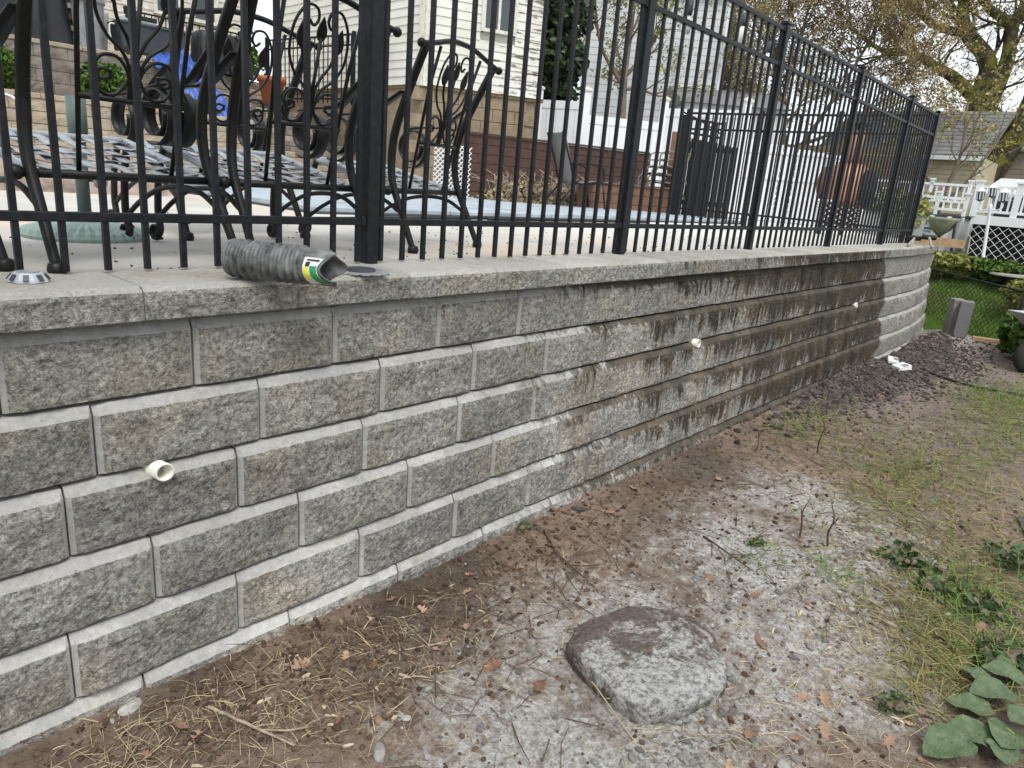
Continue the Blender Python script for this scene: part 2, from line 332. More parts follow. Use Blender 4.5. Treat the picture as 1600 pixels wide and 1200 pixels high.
# ------------------------------------------------------------------ ground
def gz(x, y):
    z = .025*nz(x*.8, y*.8)+.014*nz(x*2.7, y*2.7, 3)+.006*nz(x*8, y*8, 5)+.0035*nz(x*21, y*21, 7)
    z += .05*math.exp(-((x-7.3)/1.6)**2-((y+.25)/.3)**2)+.11*math.exp(-((x-10.2)/.9)**2-((y+.35)/.35)**2)
    z += .015*math.exp(-abs(y+.1)/.15)
    z += -.03*math.exp(-((x-1.75)/.35)**2-((y+1.0)/.25)**2)
    return z-.01
g = MB(); xs = []; x = -1.0
while x < 13: xs.append(x); x += .022+max(0, x-2)*.008
ys = [.25-.025*i for i in range(96)]; y = ys[-1]
while y > -5: y -= .06; ys.append(y)
g.add([(x, y, gz(x, y)) for y in ys for x in xs], [(j*len(xs)+i, (j+1)*len(xs)+i, (j+1)*len(xs)+i+1, j*len(xs)+i+1) for j in range(len(ys)-1) for i in range(len(xs)-1)])
structure(g.build('ground', 'dirt', smooth=True))
structure(MB().grid(60, 60, lambda u, v: (-150+u*400, -150+v*350, -.12)).build('terrain', 'lawn'))
def lz(x): return .75*max(0, min(1, (x-10.9)/2.7))-.015
g = MB().grid(90, 60, lambda u, v: (10.72+u*40, -14+v*34, lz(10.72+u*40)+.03*nz(u*34, v*24)))
structure(g.build('lawn', 'lawn', smooth=True))
# ------------------------------------------------------------------ retaining wall
PTS = []; px, py, hd, ss = -1.2, .0, -.004, -1.2; DS = .02
while ss < 15:
    PTS.append((px, py, hd)); kk = 0 if ss < 8.6 else (1/14 if ss < 10.7 else 1/2.4)
    if hd > PI/2: kk = 0
    hd += kk*DS; px += math.cos(hd)*DS; py += math.sin(hd)*DS; ss += DS
def wp(sv):
    i = (sv+1.2)/DS; k = max(0, min(len(PTS)-2, int(i))); t = i-k; a, b = PTS[k], PTS[k+1]
    return a[0]+(b[0]-a[0])*t, a[1]+(b[1]-a[1])*t, a[2]+(b[2]-a[2])*t
BW, BH, SB = .4727, .2032, .0218
def block_mesh(i, L, bev=.012):
    m = MB(); nx = 34 if L > .3 else 16; nzr = 14; ox = i*13.7
    Xs = [0, .011]+[.011+(L-.022)*k/nx for k in range(1, nx)]+[L-.011, L]
    Zs = [.002]+[.006+(BH-.040)*k/nzr for k in range(nzr+1)]+[BH-.007]
    v = []
    cx = R_.uniform(.3, .7)*L; tilt = R_.uniform(-.008, .008)
    for zi, z in enumerate(Zs):
        for xi, x in enumerate(Xs):
            side = xi in (0, len(Xs)-1); top = zi == len(Zs)-1; bot = zi == 0
            y = 0.
            if side: y = bev
            if top: y = .0235
            if bot and not side: y = .006
            dz = 0; dx = 0
            if not (side or top or bot):
                e = min(1, (xi-1)/2.5, (len(Xs)-2-xi)/2.5, (len(Zs)-2-zi)/2., (zi)/2.+.2)
                q = Vector((x*9+ox, z*9, i*3.1))
                r = noise.ridged_multi_fractal(q*1.2, .9, 2.2, 4, 1., 2.)*.5-.6
                d = .010+tilt*(x-cx)/.2+.011*nz(x*5+ox, z*7)+.006*r+.0055*nz(x*26+ox, z*34, 2)+.0035*nz(x*70+ox, z*80, 4)
                y -= max(-.004, d)*max(0, e)
                if zi == len(Zs)-2: dz = .0035*nz(x*30+ox, i); 
            if top: dz += .0018*nz(x*20+ox, 9)-(.011*max(0, nz(i*3.3, xi//9*5.)) if xi < 3 or xi > len(Xs)-4 else 0); y += .004*max(0, nz(x*14+ox, 2.2))
            if xi == 1 or xi == len(Xs)-2: dx = .002*nz(z*40+ox, 5)
            v.append((x+dx, y, z+dz))
    n = len(Xs); f = []; mi = []
    for zi in range(len(Zs)-1):
        for xi in range(n-1):
            f.append((zi*n+xi, zi*n+xi+1, (zi+1)*n+xi+1, (zi+1)*n+xi)); mi.append(1 if ((xi == 0 or xi == n-2) and bev > .005) or zi == len(Zs)-2 else 0)
    base = len(v); D = .2
    t0 = (len(Zs)-1)*n
    v += [(.004, D, BH-.004), (L-.004, D, BH-.004), (.004, D, .002), (L-.004, D, .002)]
    f.append(tuple(range(t0, t0+n))+(base+1, base)); mi.append(1)
    f.append(tuple([zi*n for zi in range(len(Zs))])[::1]+(base, base+2)); mi.append(1)
    f.append(tuple([zi*n+n-1 for zi in range(len(Zs))])[::-1]+(base+3, base+1)[::1]); mi.append(1)
    f.append(tuple(range(n-1, -1, -1))+(base+2, base+3)); mi.append(1)
    m.v = v; m.f = f; m.mi = mi
    return m.mesh('block', ['block_rough', 'block_smooth'])
variants = [block_mesh(i, BW-.005) for i in range(10)]; fvar = [block_mesh(i+20, BW-.0015, -.004) for i in range(6)]
wall = thing('retaining_wall', 'long grey split-face block retaining wall with dark wet stains, curving away at its far end', 'wall')
joints = [.893, .612, .523, .724, .489, .66]
for cidx in range(6):
    z0 = 1.08-BH*(cidx+1); off = SB*cidx
    s0 = joints[cidx]-3*BW; kb = 0
    while s0 < 12.6:
        xm, ym, hm = wp(s0+BW/2)
        xa, ya, _ = wp(s0)
        # block axis along the chord, pushed outward by the setback of its course
        ax_, ay_ = math.cos(hm), math.sin(hm)
        ctr = Vector((xm+math.sin(hm)*off, ym-math.cos(hm)*off, z0))
        jit = R_.uniform(-.0022, .0022)
        o = place('block', R_.choice(variants if s0 < 2.55 else fvar), wall, (ctr.x-ax_*(BW-.005)/2-ay_*jit*-1, ctr.y-ay_*(BW-.005)/2+jit, z0+R_.uniform(-.0008, .0008)), hm+R_.uniform(-.0025, .0025))
        s0 += BW; kb += 1
def cap_mesh(i):
    m = MB(); L = .4537; nx = 30; ox = i*7.7; prof = [(.012, .0), (.0, .008)]+[(0, .008+.064*k/8) for k in range(1, 9)]+[(.004, .082), (.013, .091), (.03, .0955), (.10, .096), (.30, .096), (.30, 0)]
    v = []; n = nx+1; f = []; mi = []
    for k, (y, z) in enumerate(prof):
        for xi in range(n):
            x = L*xi/nx; e = min(1, xi/1.5, (nx-xi)/1.5); d = 0; ddz = 0
            if 1 <= k <= 12:
                d = (.004+.010*nz(x*6+ox, z*9)+.006*nz(x*24+ox, z*30, 3)+.003*nz(x*70+ox, z*80, 1))*e*(1 if k < 10 else .55)
                if k > 9: ddz = .0025*nz(x*22+ox, k)
            if xi in (0, nx): d -= .004 if k < 12 else 0
            v.append((x, y-d, z+ddz))
        if k:
            for xi in range(nx): f.append(((k-1)*n+xi, (k-1)*n+xi+1, k*n+xi+1, k*n+xi)); mi.append(0 if k < 11 else 1)
    f.append(tuple(k*n for k in range(len(prof)))); f.append(tuple(k*n+nx for k in range(len(prof)))[::-1]); mi += [1, 1]
    m.v = v; m.f = f; m.mi = mi
    return m.mesh('cap_stone', ['block_rough', 'cap_top'])
capv = [cap_mesh(i) for i in range(6)]; s0 = .753-.4567*3
while s0 < 12.6:
    xm, ym, hm = wp(s0+.228)
    place('cap_stone', R_.choice(capv), wall, (xm+math.sin(hm)*.034-math.cos(hm)*.2268, ym-math.cos(hm)*.034-math.sin(hm)*.2268, 1.083+R_.uniform(0, .0015)), hm+R_.uniform(-.003, .003))
    s0 += .4567
# ------------------------------------------------------------------ raised patio behind the wall
poly = [(-7, .245)]+[(wp(t)[0]-math.sin(wp(t)[2])*.245, wp(t)[1]+math.cos(wp(t)[2])*.245) for t in [0+.25*i for i in range(1, 54)]]+[(16, 4), (18, 15), (-7, 15)]
structure(MB().prism(poly, .0, 1.174).build('patio', 'concrete'))
PZ = 1.174
# ------------------------------------------------------------------ metal fences
FY = .222
PK_W = .0162
def post_mesh(h, wd=.0505):
    m = MB().box(-wd/2, wd/2, -wd/2, wd/2, 0, h, .004)
    c = MB().box(-wd/2-.004, wd/2+.004, -wd/2-.004, wd/2+.004, h, h+.012, .003); c.box(-wd/2+.004, wd/2-.004, -wd/2+.004, wd/2-.004, h+.012, h+.022, .004)
    return m.mesh('post', 'black_paint'), c.mesh('post_cap', 'black_paint')
def metal_fence(name, label, pts, ztop=2.675, zmid=2.455, zlow=1.322, zb=1.187, sp=.1045, pw=.0505, skip_first=False, gap=.0525):
    """posts at pts; between them three rails and pickets that run through the rails"""
    root = thing(name, label, 'fence', (pts[0][0], pts[0][1], PZ))
    O = Vector((pts[0][0], pts[0][1], PZ)); pm, cm_ = post_mesh(ztop+.018-PZ, pw)
    pk = MB().box(-PK_W/2, PK_W/2, -PK_W/2, PK_W/2, zb-PZ, ztop-.012-PZ).mesh('picket', 'black_paint')
    for i, p in enumerate(pts):
        d = Vector(pts[min(i+1, len(pts)-1)])-Vector(pts[max(i-1, 0)]); a = math.atan2(d.y, d.x)
        po = place('post', pm, root, (p[0]-O.x, p[1]-O.y, 0), a); place('post_cap', cm_, po)
    for a, b in zip(pts[:-1], pts[1:]):
        A, B = Vector(a), Vector(b); d = (B-A); L = d.length; d.normalize(); an = math.atan2(d.y, d.x)
        for zr, hh in ((ztop-.028, .028), (zmid-.026, .027), (zlow, .026)):
            m = MB().box(pw/2, L-pw/2, -.013, .013, 0, hh, .0025); m.build('rail', 'black_paint', root, loc=(a[0]-O.x, a[1]-O.y, zr-PZ), rz=an)
        bk = MB().box(-.0, .022, -.017, .017, -.004, .032, .003).mesh('bracket', 'black_paint')
        for zr in (ztop-.028, zmid-.026, zlow-.001):
            for xx in (pw/2, L-pw/2-.022): place('bracket', bk, root, (a[0]-O.x+d.x*xx, a[1]-O.y+d.y*xx, zr-PZ), an)
        n = int(round((L-pw)/sp)); st = L/n
        for k in range(n):
            q = A+d*(st*(k+.5)); place('picket', pk, root, (q.x-O.x, q.y-O.y, 0), an)
    return root
fp = [(1.679+1.7275*i, FY) for i in range(-1, 5)]+[(9.86, FY+.01)]
metal_fence('metal_fence', 'black metal picket fence standing along the top of the block wall', fp)
bp_ = [(9.86, .31), (9.9, 1.33), (9.86, 2.36), (9.72, 3.4)]
metal_fence('metal_fence', 'black metal side fence running back from the far corner post', bp_, zmid=2.46, sp=.105)
# open gate leaf hung on the last post of the side fence
ga = thing('metal_gate', 'black metal gate leaf standing open by the dark panels', 'gate', (9.72, 3.5, PZ), math.radians(-12))
for zr in (.14, 1.22, 1.42): MB().box(.03, .95, -.014, .014, zr, zr+.03).build('rail', 'black_paint', ga)
for x in (.02, .94): MB().box(x, x+.045, -.02, .02, .05, 1.47).build('stile', 'black_paint', ga)
pkm = MB().box(-.009, .009, -.009, .009, .06, 1.44).mesh('picket', 'black_paint')
for k in range(8): place('picket', pkm, ga, (.13+k*.098, 0, 0))
MB().tube(cr([(.03, 0, 1.5), (.4, 0, 1.43), (.9, 0, 1.30)], 8), .012).build('brace', 'black_paint', ga, True)
# ------------------------------------------------------------------ string light bulbs hanging behind the fence
for i, (x, y, z) in enumerate(((3.99, .32, 2.52), (4.94, .44, 2.66), (5.55, .5, 2.60), (6.25, .48, 2.62))):
    t = thing('string_light', ['white bulb with dark socket hanging behind the near fence panel', 'black socketed bulb hanging just under the top rail', 'pale bulb hanging beside the third tall fence post', 'small bulb hanging past the third tall fence post'][i], 'light bulb', (x, y, z), 0, 'string lights behind the fence')
    MB().lathe([(.006, .085), (.018, .08), (.02, .03), (.016, 0)], 10).build('socket', 'plastic_dark', t, True)
    MB().lathe([(.014, .0), (.024, -.03), (.026, -.06), (.016, -.095), (.003, -.1)], 10).build('bulb', 'bulb_glass', t, True)
    MB().tube([(0, 0, .08), (0, -(y-FY)*.5, 2.672-z+.0), (0, -(y-FY)+.0165, 2.662-z)], .003, 5).build('cord', 'hose_black', t)
# ------------------------------------------------------------------ wrought iron chairs
def leafshape(L, W, n=7):
    p = [(W*math.sin(PI*(i/n)**.8)*(1-.25*i/n), L*i/n) for i in range(n+1)]
    return [(x, z) for x, z in p]+[(-x, z) for x, z in p[-2:0:-1]]
def chair_parts(root):
    HW = .275
    for sx in (-1, 1):
        pts = cr([(sx*.295, -.03, .012), (sx*.288, .035, .15), (sx*.28, .105, .30), (sx*.272, .12, .42), (sx*.272, .10, .54), (sx*.282, .03, .70), (sx*.296, -.055, .87)], 6)
        l = MB().tube(pts, [.014+.0045*min(1, abs(i/len(pts)-.0)*2) for i in range(len(pts))], 10).build('rear_leg', 'iron', root, True)
        MB().lathe([(.012, .035), (.022, .03), (.026, .012), (.022, 0)], 12, (sx*.295, -.03, 0)).build('foot', 'iron', l, True)
        pts = cr([(sx*.265, .56, .37), (sx*.27, .60, .26), (sx*.272, .615, .12), (sx*.275, .60, .05), (sx*.278, .63, .015)], 5)
        l = MB().tube(pts, .014, 10).build('front_leg', 'iron', root, True)
        MB().band([(sx*.278, .62+.028*math.cos(a), .04+.028*math.sin(a)) for a in [(-2.2+4.6*i/12) for i in range(13)]], (.03, 0, 0), .008).build('scroll_foot', 'iron', l, True)
        MB().tube(cr([(sx*.285, .05, .17), (sx*.28, .18, .23), (sx*.275, .36, .225), (sx*.272, .50, .17), (sx*.272, .61, .10)], 5), .0095, 8).build('side_stretcher', 'iron', root, True)
        # flat arm: a big open ring near the front, then a wide strap up to the back post
        ring = [(sx*.30, .40+(.058+.042*i/30)*math.cos(a), .475+(.06+.045*i/30)*math.sin(a)) for i, a in [(i, -3.4-i*-8.6/30) for i in range(31)]]
        MB().band(ring, (.055, 0, 0), .006).build('arm_scroll', 'iron', root, True)
        MB().band(cr([(sx*.30, .45, .565), (sx*.30, .36, .578), (sx*.298, .22, .585), (sx*.292, .13, .64), (sx*.285, .06, .685)], 5), (.045, 0, 0), .006).build('armrest', 'iron', root, True)
        # straight bars at the sides of the back panel
        MB().tube([(sx*.145, .108, .27), (sx*.165, .012, .70), (sx*.175, -.05, .885)], .0075, 8).build('back_bar', 'iron', root, True)
    pts = cr([(-.335, -.062, .868), (-.24, -.062, .885), (-.10, -.055, .918), (0, -.05, .925), (.10, -.055, .918), (.24, -.062, .885), (.335, -.062, .868)], 6)
    t = MB().tube(pts, .0115, 10).build('top_rail', 'iron', root, True)
    for sx in (-1, 1): MB().ball((sx*.342, -.062, .867), .019, 6).build('finial', 'iron', t, True)
    def by(z): return .095-(z-.335)*.264   # lean of the back
    MB().tube([(-.158, by(.485), .485), (.158, by(.485), .485)], .009, 8).build('crossbar', 'iron', root, True)
    def curve(name, p2, r=.0058): MB().tube([(x, by(z), z) for x, z in p2], r, 6).build(name, 'iron', root, True)
    def c2(p): return [(v.x, v.z) for v in cr([(x, 0, z) for x, z in p], 7)]
    curve('stem', [(0, .485), (0, .78)], .0065)
    for sx in (-1, 1):
        curve('stem', c2([(sx*.004, .60), (sx*.03, .655), (sx*.062, .70), (sx*.078, .755)]))
        curve('vine', c2([(sx*.006, .49), (sx*.012, .56), (sx*.04, .615), (sx*.09, .655), (sx*.125, .72), (sx*.12, .81), (sx*.08, .87), (sx*.035, .87), (sx*.022, .838), (sx*.04, .815), (sx*.06, .83)]), .0052)
        curve('scroll', c2([(sx*.012, .49), (sx*.02, .56), (sx*.055, .60), (sx*.10, .598), (sx*.118, .565), (sx*.10, .538), (sx*.075, .545), (sx*.072, .565)]), .0052)
        curve('scroll', c2([(sx*.006, .60), (sx*.02, .54), (sx*.055, .499), (sx*.095, .502), (sx*.118, .532), (sx*.104, .562), (sx*.076, .560), (sx*.070, .541)]), .0052)
    for (x, z, L, W, a) in ((0, .765, .085, .024, 0), (-.078, .735, .09, .026, -.1), (.078, .735, .09, .026, .12)):
        ca, sa = math.cos(a), math.sin(a); pl = [(x+px*ca+pz*sa, z+pz*ca-px*sa) for px, pz in leafshape(L, W)]
        m = MB(); n = len(pl); m.add([(p, by(q)-.003, q) for p, q in pl]+[(p, by(q)+.003, q) for p, q in pl], [tuple(range(n)), tuple(range(2*n-1, n-1, -1))]+[(i, n+i, n+(i+1) % n, (i+1) % n) for i in range(n)])
        m.build('leaf', 'iron', root)
    # seat: tubes and a woven lattice of flat straps
    for sx in (-1, 1): MB().tube(cr([(sx*.272, .105, .265), (sx*.268, .35, .325), (sx*.262, .58, .375)], 5), .0135, 10).build('seat_rail', 'iron_sky_sheen', root, True)
    MB().tube([(-.315, .105, .265), (.315, .105, .265)], .0135, 10).build('seat_rail', 'iron', root, True)
    MB().tube(cr([(-.262, .575, .375), (0, .60, .372), (.262, .575, .375)], 5), .0135, 10).build('seat_rail', 'iron_sky_sheen', root, True)
    for x in (-.315, .315): MB().ball((x, .105, .265), .022, 6).build('seat_finial', 'iron', root, True)
    for k in range(6):
        x = -.215+k*.086; MB().band([(x, .11+.475*i/8, .272+.105*i/8+.003*(1 if (i+k) % 2 else -1)-.012*math.sin(PI*i/8)) for i in range(9)], (.037, 0, 0), .003).build('seat_slat', 'iron_sky_sheen', root, True)
        y = .15+k*.078; MB().band([(-.262+.524*i/10, y, .274+.105*(y-.11)/.475-.003*(1 if (i+k) % 2 else -1)-.012*math.sin(PI*i/10)) for i in range(11)], (0, .037, 0), .003).build('seat_slat', 'iron_sky_sheen', root, True)
GR = 'wrought iron chairs on the patio'
ch = thing('iron_chair', 'wrought iron chair with leaf scroll back, nearest the green umbrella base', 'chair', (.93, .335, PZ), math.radians(9), GR)
chair_parts(ch)
def chair_copy(lab, loc, rz, sc_=None):
    c = copy_tree(ch); c['label'] = lab; c.location = (*loc, PZ); c.rotation_euler = (0, 0, math.radians(rz))
    if sc_: c.scale = sc_
    return c
chair_copy('wrought iron chair cut by the left edge of the picture', (.25, .345, ), 8)
chair_copy('wrought iron chair with leaf scroll back, directly behind the corrugated pipe', (1.57, .41), 7)
chair_copy('wrought iron chair with leaf scroll back, farthest right of the row', (2.41, .60), 15)
chair_copy('wrought iron chair in the second row, its back against the seat of another', (1.66, 1.10), 6, (1.03, 1, 1.0))
# ------------------------------------------------------------------ things on the cap and patio
t = thing('drain_pipe', 'short black corrugated drain pipe with a green and white sticker lying on the wall cap', 'pipe', (1.12, -.10, 1.2405), math.radians(-58))
L = .32; m = MB(); prof = []; n = 26
for i in range(220):
    u = i/219; x = -L/2+u*L
    rr =   .055+(.0048*math.copysign(abs(math.sin(u*2*PI*13))**.6, math.sin(u*2*PI*13)) if .03 < u < .74 else 0)
    prof.append((x, rr))
def ringpt(x, r, a, u):
    q = max(0, (u-.72)/.28); k = 1+q*.10*math.cos(5*a+1)+.03*math.cos(2*a+.6)
    return (x+.02*q*math.cos(3*a), r*k*math.cos(a), r*k*math.sin(a)*(1-.06*q))
for i, (x, r) in enumerate(prof): m.v += [ringpt(x, r, 2*PI*j/n, i/219) for j in range(n)]
N0 = len(m.v)
for i, (x, r) in enumerate(prof): m.v += [ringpt(x, r-.004, 2*PI*j/n, i/219) for j in range(n)]
for i in range(219):
    for j in range(n):
        a, b = i*n+j, i*n+(j+1) % n; m.f.append((a, a+n, b+n, b)); m.f.append((N0+a, N0+b, N0+b+n, N0+a+n))
for i in (0, 219):
    for j in range(n): a, b = i*n+j, i*n+(j+1) % n; m.f.append((a, b, N0+b, N0+a))
m.mi = [0]*len(m.f); m.build('pipe_body', 'pipe_black', t, True)
def sticker(nm, mt, u0, u1, a0, a1, lift):
    MB().grid(6, 8, lambda u, v: ringpt(-L/2+(u0+(u1-u0)*u)*L, .056+lift, a0+(a1-a0)*v, u0+(u1-u0)*u)).build(nm, mt, t, True)
A0 = math.radians(190)
sticker('sticker', 'sticker_white', .80, .97, A0-.75, A0+.95, .0015); sticker('sticker_print', 'sticker_green', .885, .965, A0+.02-.35, A0+.9, .0024); sticker('sticker_print', 'sticker_yellow', .81, .87, A0+.45+.0-1.0+.3, A0+.4, .0024); sticker('sticker_print', 'print_dark', .83, .875, A0-.62+.1, A0-.4+.12, .0024); sticker('sticker_print', 'print_dark', .83, .95, A0-.66, A0-.58, .0024)
t = thing('saw_blade', 'flat steel circular saw blade lying by the base of a fence post', 'saw blade', (1.50, .03, 1.1815))
m = MB(); nT = 14; pts = []
for k in range(nT*4):
    a = 2*PI*k/(nT*4); r = .098 if k % 4 else .083; pts.append((r*math.cos(a), r*math.sin(a)))
nn = len(pts); inn = [(.032*math.cos(2*PI*k/nn), .032*math.sin(2*PI*k/nn)) for k in range(nn)]
m.add([(x, y, 0) for x, y in pts]+[(x, y, .003) for x, y in pts]+[(x, y, 0) for x, y in inn]+[(x, y, .003) for x, y in inn], [(k, (k+1) % nn, nn+(k+1) % nn, nn+k) for k in range(nn)]+[(nn+k, nn+(k+1) % nn, 3*nn+(k+1) % nn, 3*nn+k) for k in range(nn)]+[(2*nn+k, 2*nn+(k+1) % nn, (k+1) % nn, k) for k in range(nn)]+[(3*nn+k, 3*nn+(k+1) % nn, 2*nn+(k+1) % nn, 2*nn+k) for k in range(nn)])
m.build('blade', 'steel', t); MB().lathe([(.05, .0032), (.05, .012), (.03, .013)], 20).build('hub_plate', 'plastic_dark', t)
t = thing('deck_light', 'small grey faceted solar light on the cap beside a chair foot', 'light', (.54, .13, 1.1805))
MB().lathe([(.048, 0), (.046, .006), (.036, .020), (.034, .023), (.0, .024)], 8).build('housing', 'solar_grey', t); MB().lathe([(.026, .0242), (.026, .0255), (0, .0256)], 8).build('lens', 'steel', t)
for k in range(8):
    a = (k+.5)*PI/4; MB().obox((.047*math.cos(a), .047*math.sin(a), .006), (.036*math.cos(a), .036*math.sin(a), .0195), .012, .003).build('vent', 'plastic_dark', t)
t = thing('umbrella_base', 'round green ribbed parasol base with a dark green pole', 'umbrella base', (1.02, 1.17, PZ), 0, None, (.85, .85, 1))
m = MB(); n = 72
pr = [(.255, 0), (.26, .012), (.25, .026), (.225, .034), (.205, .036), (.20, .040), (.06, .062), (.045, .09), (.03, .10)]
for k, (r, z) in enumerate(pr):
    m.v += [((r+(.003 if j % 2 else -.003)*(1 if k < 8 else 0))*math.cos(2*PI*j/n), (r+(.003 if j % 2 else -.003)*(1 if k < 8 else 0))*math.sin(2*PI*j/n), z+(.009 if j % 2 and 2 <= k < 6 else 0)) for j in range(n)]
    if k: o = (k-1)*n; m.f += [(o+j, o+(j+1) % n, o+n+(j+1) % n, o+n+j) for j in range(n)]
m.f.append(tuple(range(8*n, 9*n))); m.mi = [0]*len(m.f); m.build('base', 'umbrella_green', t)
MB().tube([(0, 0, .06), (0, 0, .38)], .028, 14).build('lower_pole', 'umbrella_pole', t, True)
MB().tube([(0, 0, .365), (0, 0, .525)], .04, 14).build('sleeve', 'umbrella_sleeve', t, True)
k_ = MB().tube([(.02, -.01, .22), (.057, -.055, .22)], .006, 8).build('knob_stem', 'hose_black', t); MB().tube([(.055, -.05, .22), (.06, -.064, .22)], .032, 14).build('knob', 'plastic_grey', k_)
# weep pipes through the wall
for i, (x, y, z, l) in enumerate(((.752, -.012, .662, 'white plastic weep pipe stub in the near part of the wall'), (3.945, -.012, .662, 'white plastic weep pipe stub at the middle of the wall'), (7.11, -.012, .662, 'small white weep pipe stub in the dark stained far part'))):
    m = MB(); n = 20
    pe_ = -.068
    for r, yy in ((.0265, .0), (.0265, pe_), (.0215, pe_), (.0215, .0)): m.v += [(r*math.cos(2*PI*j/n), yy-(.004*math.cos(2*PI*j/n) if yy < -.05 else 0), r*math.sin(2*PI*j/n)) for j in range(n)]
    for k in range(3): m.f += [(k*n+j, k*n+(j+1) % n, (k+1)*n+(j+1) % n, (k+1)*n+j) for j in range(n)]
    m.mi = [0]*len(m.f); tag(m.build('weep_pipe', 'pvc', None, True, (x, y, z), math.radians(10)), l, 'pipe', 'weep pipes in the wall')
# ------------------------------------------------------------------ foliage helpers
def quads(m, pts, size, rnd, flat=0., asp=1.6):
    for p in pts:
        a = Vector((rnd.gauss(0, 1), rnd.gauss(0, 1), rnd.gauss(0, 1)*(1-flat))).normalized(); b = a.orthogonal().normalized(); b = Matrix.Rotation(rnd.uniform(0, 6.28), 3, a) @ b; c = a.cross(b)
        s_ = size*rnd.uniform(.6, 1.35); p = Vector(p); l = b*s_*asp*.5; w_ = c*s_*.5; k = a*s_*.12
        m.add([p-l, p+w_-k, p+l, p-w_-k], [(0, 1, 2, 3)])
def tree(name, label, base, limbs, leafmats, twigs=3, seg=.8, r_end=.012, spread=.6, leaf=.06, nleaf=5, bark='bark', seed=1, depth=3, leafn=None, cat='tree', up=.15):
    """explicit limbs (polyline, r0, r1); each grows recursive twigs that carry leaves"""
    rnd = random.Random(seed); root = thing(name, label, cat, base); B = Vector(base)
    tr = MB(); lv = MB(); tips = []
    def grow(p, d, L, r, k):
        n = 4; pts = [p]; q = p.copy(); dd = d.copy()
        for i in range(n):
            dd = (dd+Vector((rnd.gauss(0, .16), rnd.gauss(0, .16), rnd.gauss(0, .12)+up*.3))).normalized(); q = q+dd*L/n; pts.append(q.copy())
        tr.tube(pts, [r*(1-.65*i/n) for i in range(n+1)], 4 if r < .03 else 6, False)
        if k <= 0 or L < .25:
            for i in range(1, n+1): tips.append((pts[i], L))
            return
        for i in range(twigs):
            t = rnd.uniform(.3, 1); j = min(n-1, int(t*n)); o = pts[j].lerp(pts[j+1], t*n-j)
            nd = (dd+Vector((rnd.gauss(0, spread), rnd.gauss(0, spread), rnd.gauss(0, spread)+up))).normalized()
            grow(o, nd, L*rnd.uniform(.55, .8), r*.5, k-1)
    for pl, r0, r1, gr in limbs:
        P = cr([Vector(p)-B for p in pl], 5); n = len(P); tr.tube(P, [r0+(r1-r0)*i/(n-1) for i in range(n)], 9 if r0 > .05 else 6)
        for g_ in range(gr):
            t = rnd.uniform(.35, 1)*(n-1); j = min(n-2, int(t)); d = (P[j+1]-P[j]).normalized(); rr = r0+(r1-r0)*t/(n-1)
            nd = (d*.6+Vector((rnd.gauss(0, .7), rnd.gauss(0, .7), rnd.gauss(0, .5)+up))).normalized(); grow(P[j], nd, seg*rnd.uniform(.7, 1.3), min(rr*.55, .05), depth-1)
    tr.build('trunk', bark, root, True)
    for mi, mt in enumerate(leafmats):
        lv = MB(); pts = []
        for (p, L) in tips:
            for i in range(nleaf):
                if rnd.random() < 1/len(leafmats): pts.append(p+Vector((rnd.gauss(0, .09), rnd.gauss(0, .09), rnd.gauss(0, .08)))*(leaf/.06))
        quads(lv, pts, leaf, rnd); lv.build('crown', mt, root)
    return root
def shrub(name, label, c, r, mt, n, leaf, seed=3, cat='shrub', lump=.35):
    rnd = random.Random(seed); root = thing(name, label, cat, c); m = MB(); pts = []
    while len(pts) < n:
        d = Vector((rnd.gauss(0, 1), rnd.gauss(0, 1), rnd.gauss(0, 1))).normalized(); k = rnd.uniform(.55, 1)**.5*(1+lump*nz(d.x*2+seed, d.y*2, d.z*2))
        p = Vector((d.x*r[0]*k, d.y*r[1]*k, r[2]+d.z*r[2]*k))
        if p.z > 0: pts.append(p)
    quads(m, pts, leaf, rnd); m.build('crown', mt, root)
    t = MB()
    for i in range(7):
        a = rnd.uniform(0, 6.28); t.tube(cr([(0, 0, 0), (math.cos(a)*r[0]*.3, math.sin(a)*r[1]*.3, r[2]*.8), (math.cos(a)*r[0]*.65, math.sin(a)*r[1]*.65, r[2]*1.5)], 4), .012*max(1, r[2]), 5)
    t.build('stem', 'bark_fine', root); return root
# ------------------------------------------------------------------ terraces on the left
def block_wall(name, label, p0, p1, z0, rows, bh, bl, mt, capmt=None, depth=.2):
    A = Vector((*p0, 0)); B = Vector((*p1, 0)); L = (B-A).length; an = math.atan2(B.y-A.y, B.x-A.x); root = thing(name, label, 'wall', (p0[0], p0[1], z0), an)
    vs = []
    for i in range(4):
        m = MB(); m.grid(6, 3, lambda u, v: (u*(bl-.006), -.012*max(0, .4+nz(u*5+i*9, v*3))*(1 if 0 < u < 1 and 0 < v < 1 else 0), v*(bh-.008)))
        m.add([(0, 0, 0), (bl-.006, 0, 0), (bl-.006, depth, 0), (0, depth, 0), (0, 0, bh-.008), (bl-.006, 0, bh-.008), (bl-.006, depth, bh-.008), (0, depth, bh-.008)], [(4, 5, 6, 7), (0, 3, 2, 1), (0, 4, 7, 3), (1, 2, 6, 5)]); vs.append(m.mesh('block', mt))
    for k in range(rows):
        x = -bl*.5*(k % 2)
        while x < L:
            place('block', R_.choice(vs), root, (x, .008*k+R_.uniform(-.003, .003), k*bh)); x += bl
    if capmt:
        cm2 = MB().box(0, bl*1.1-.005, -.025, depth+.05, 0, .06, .008).mesh('cap_stone', capmt); x = -.1
        while x < L: place('cap_stone', cm2, root, (x, .008*rows, rows*bh-.004)); x += bl*1.1
    return root
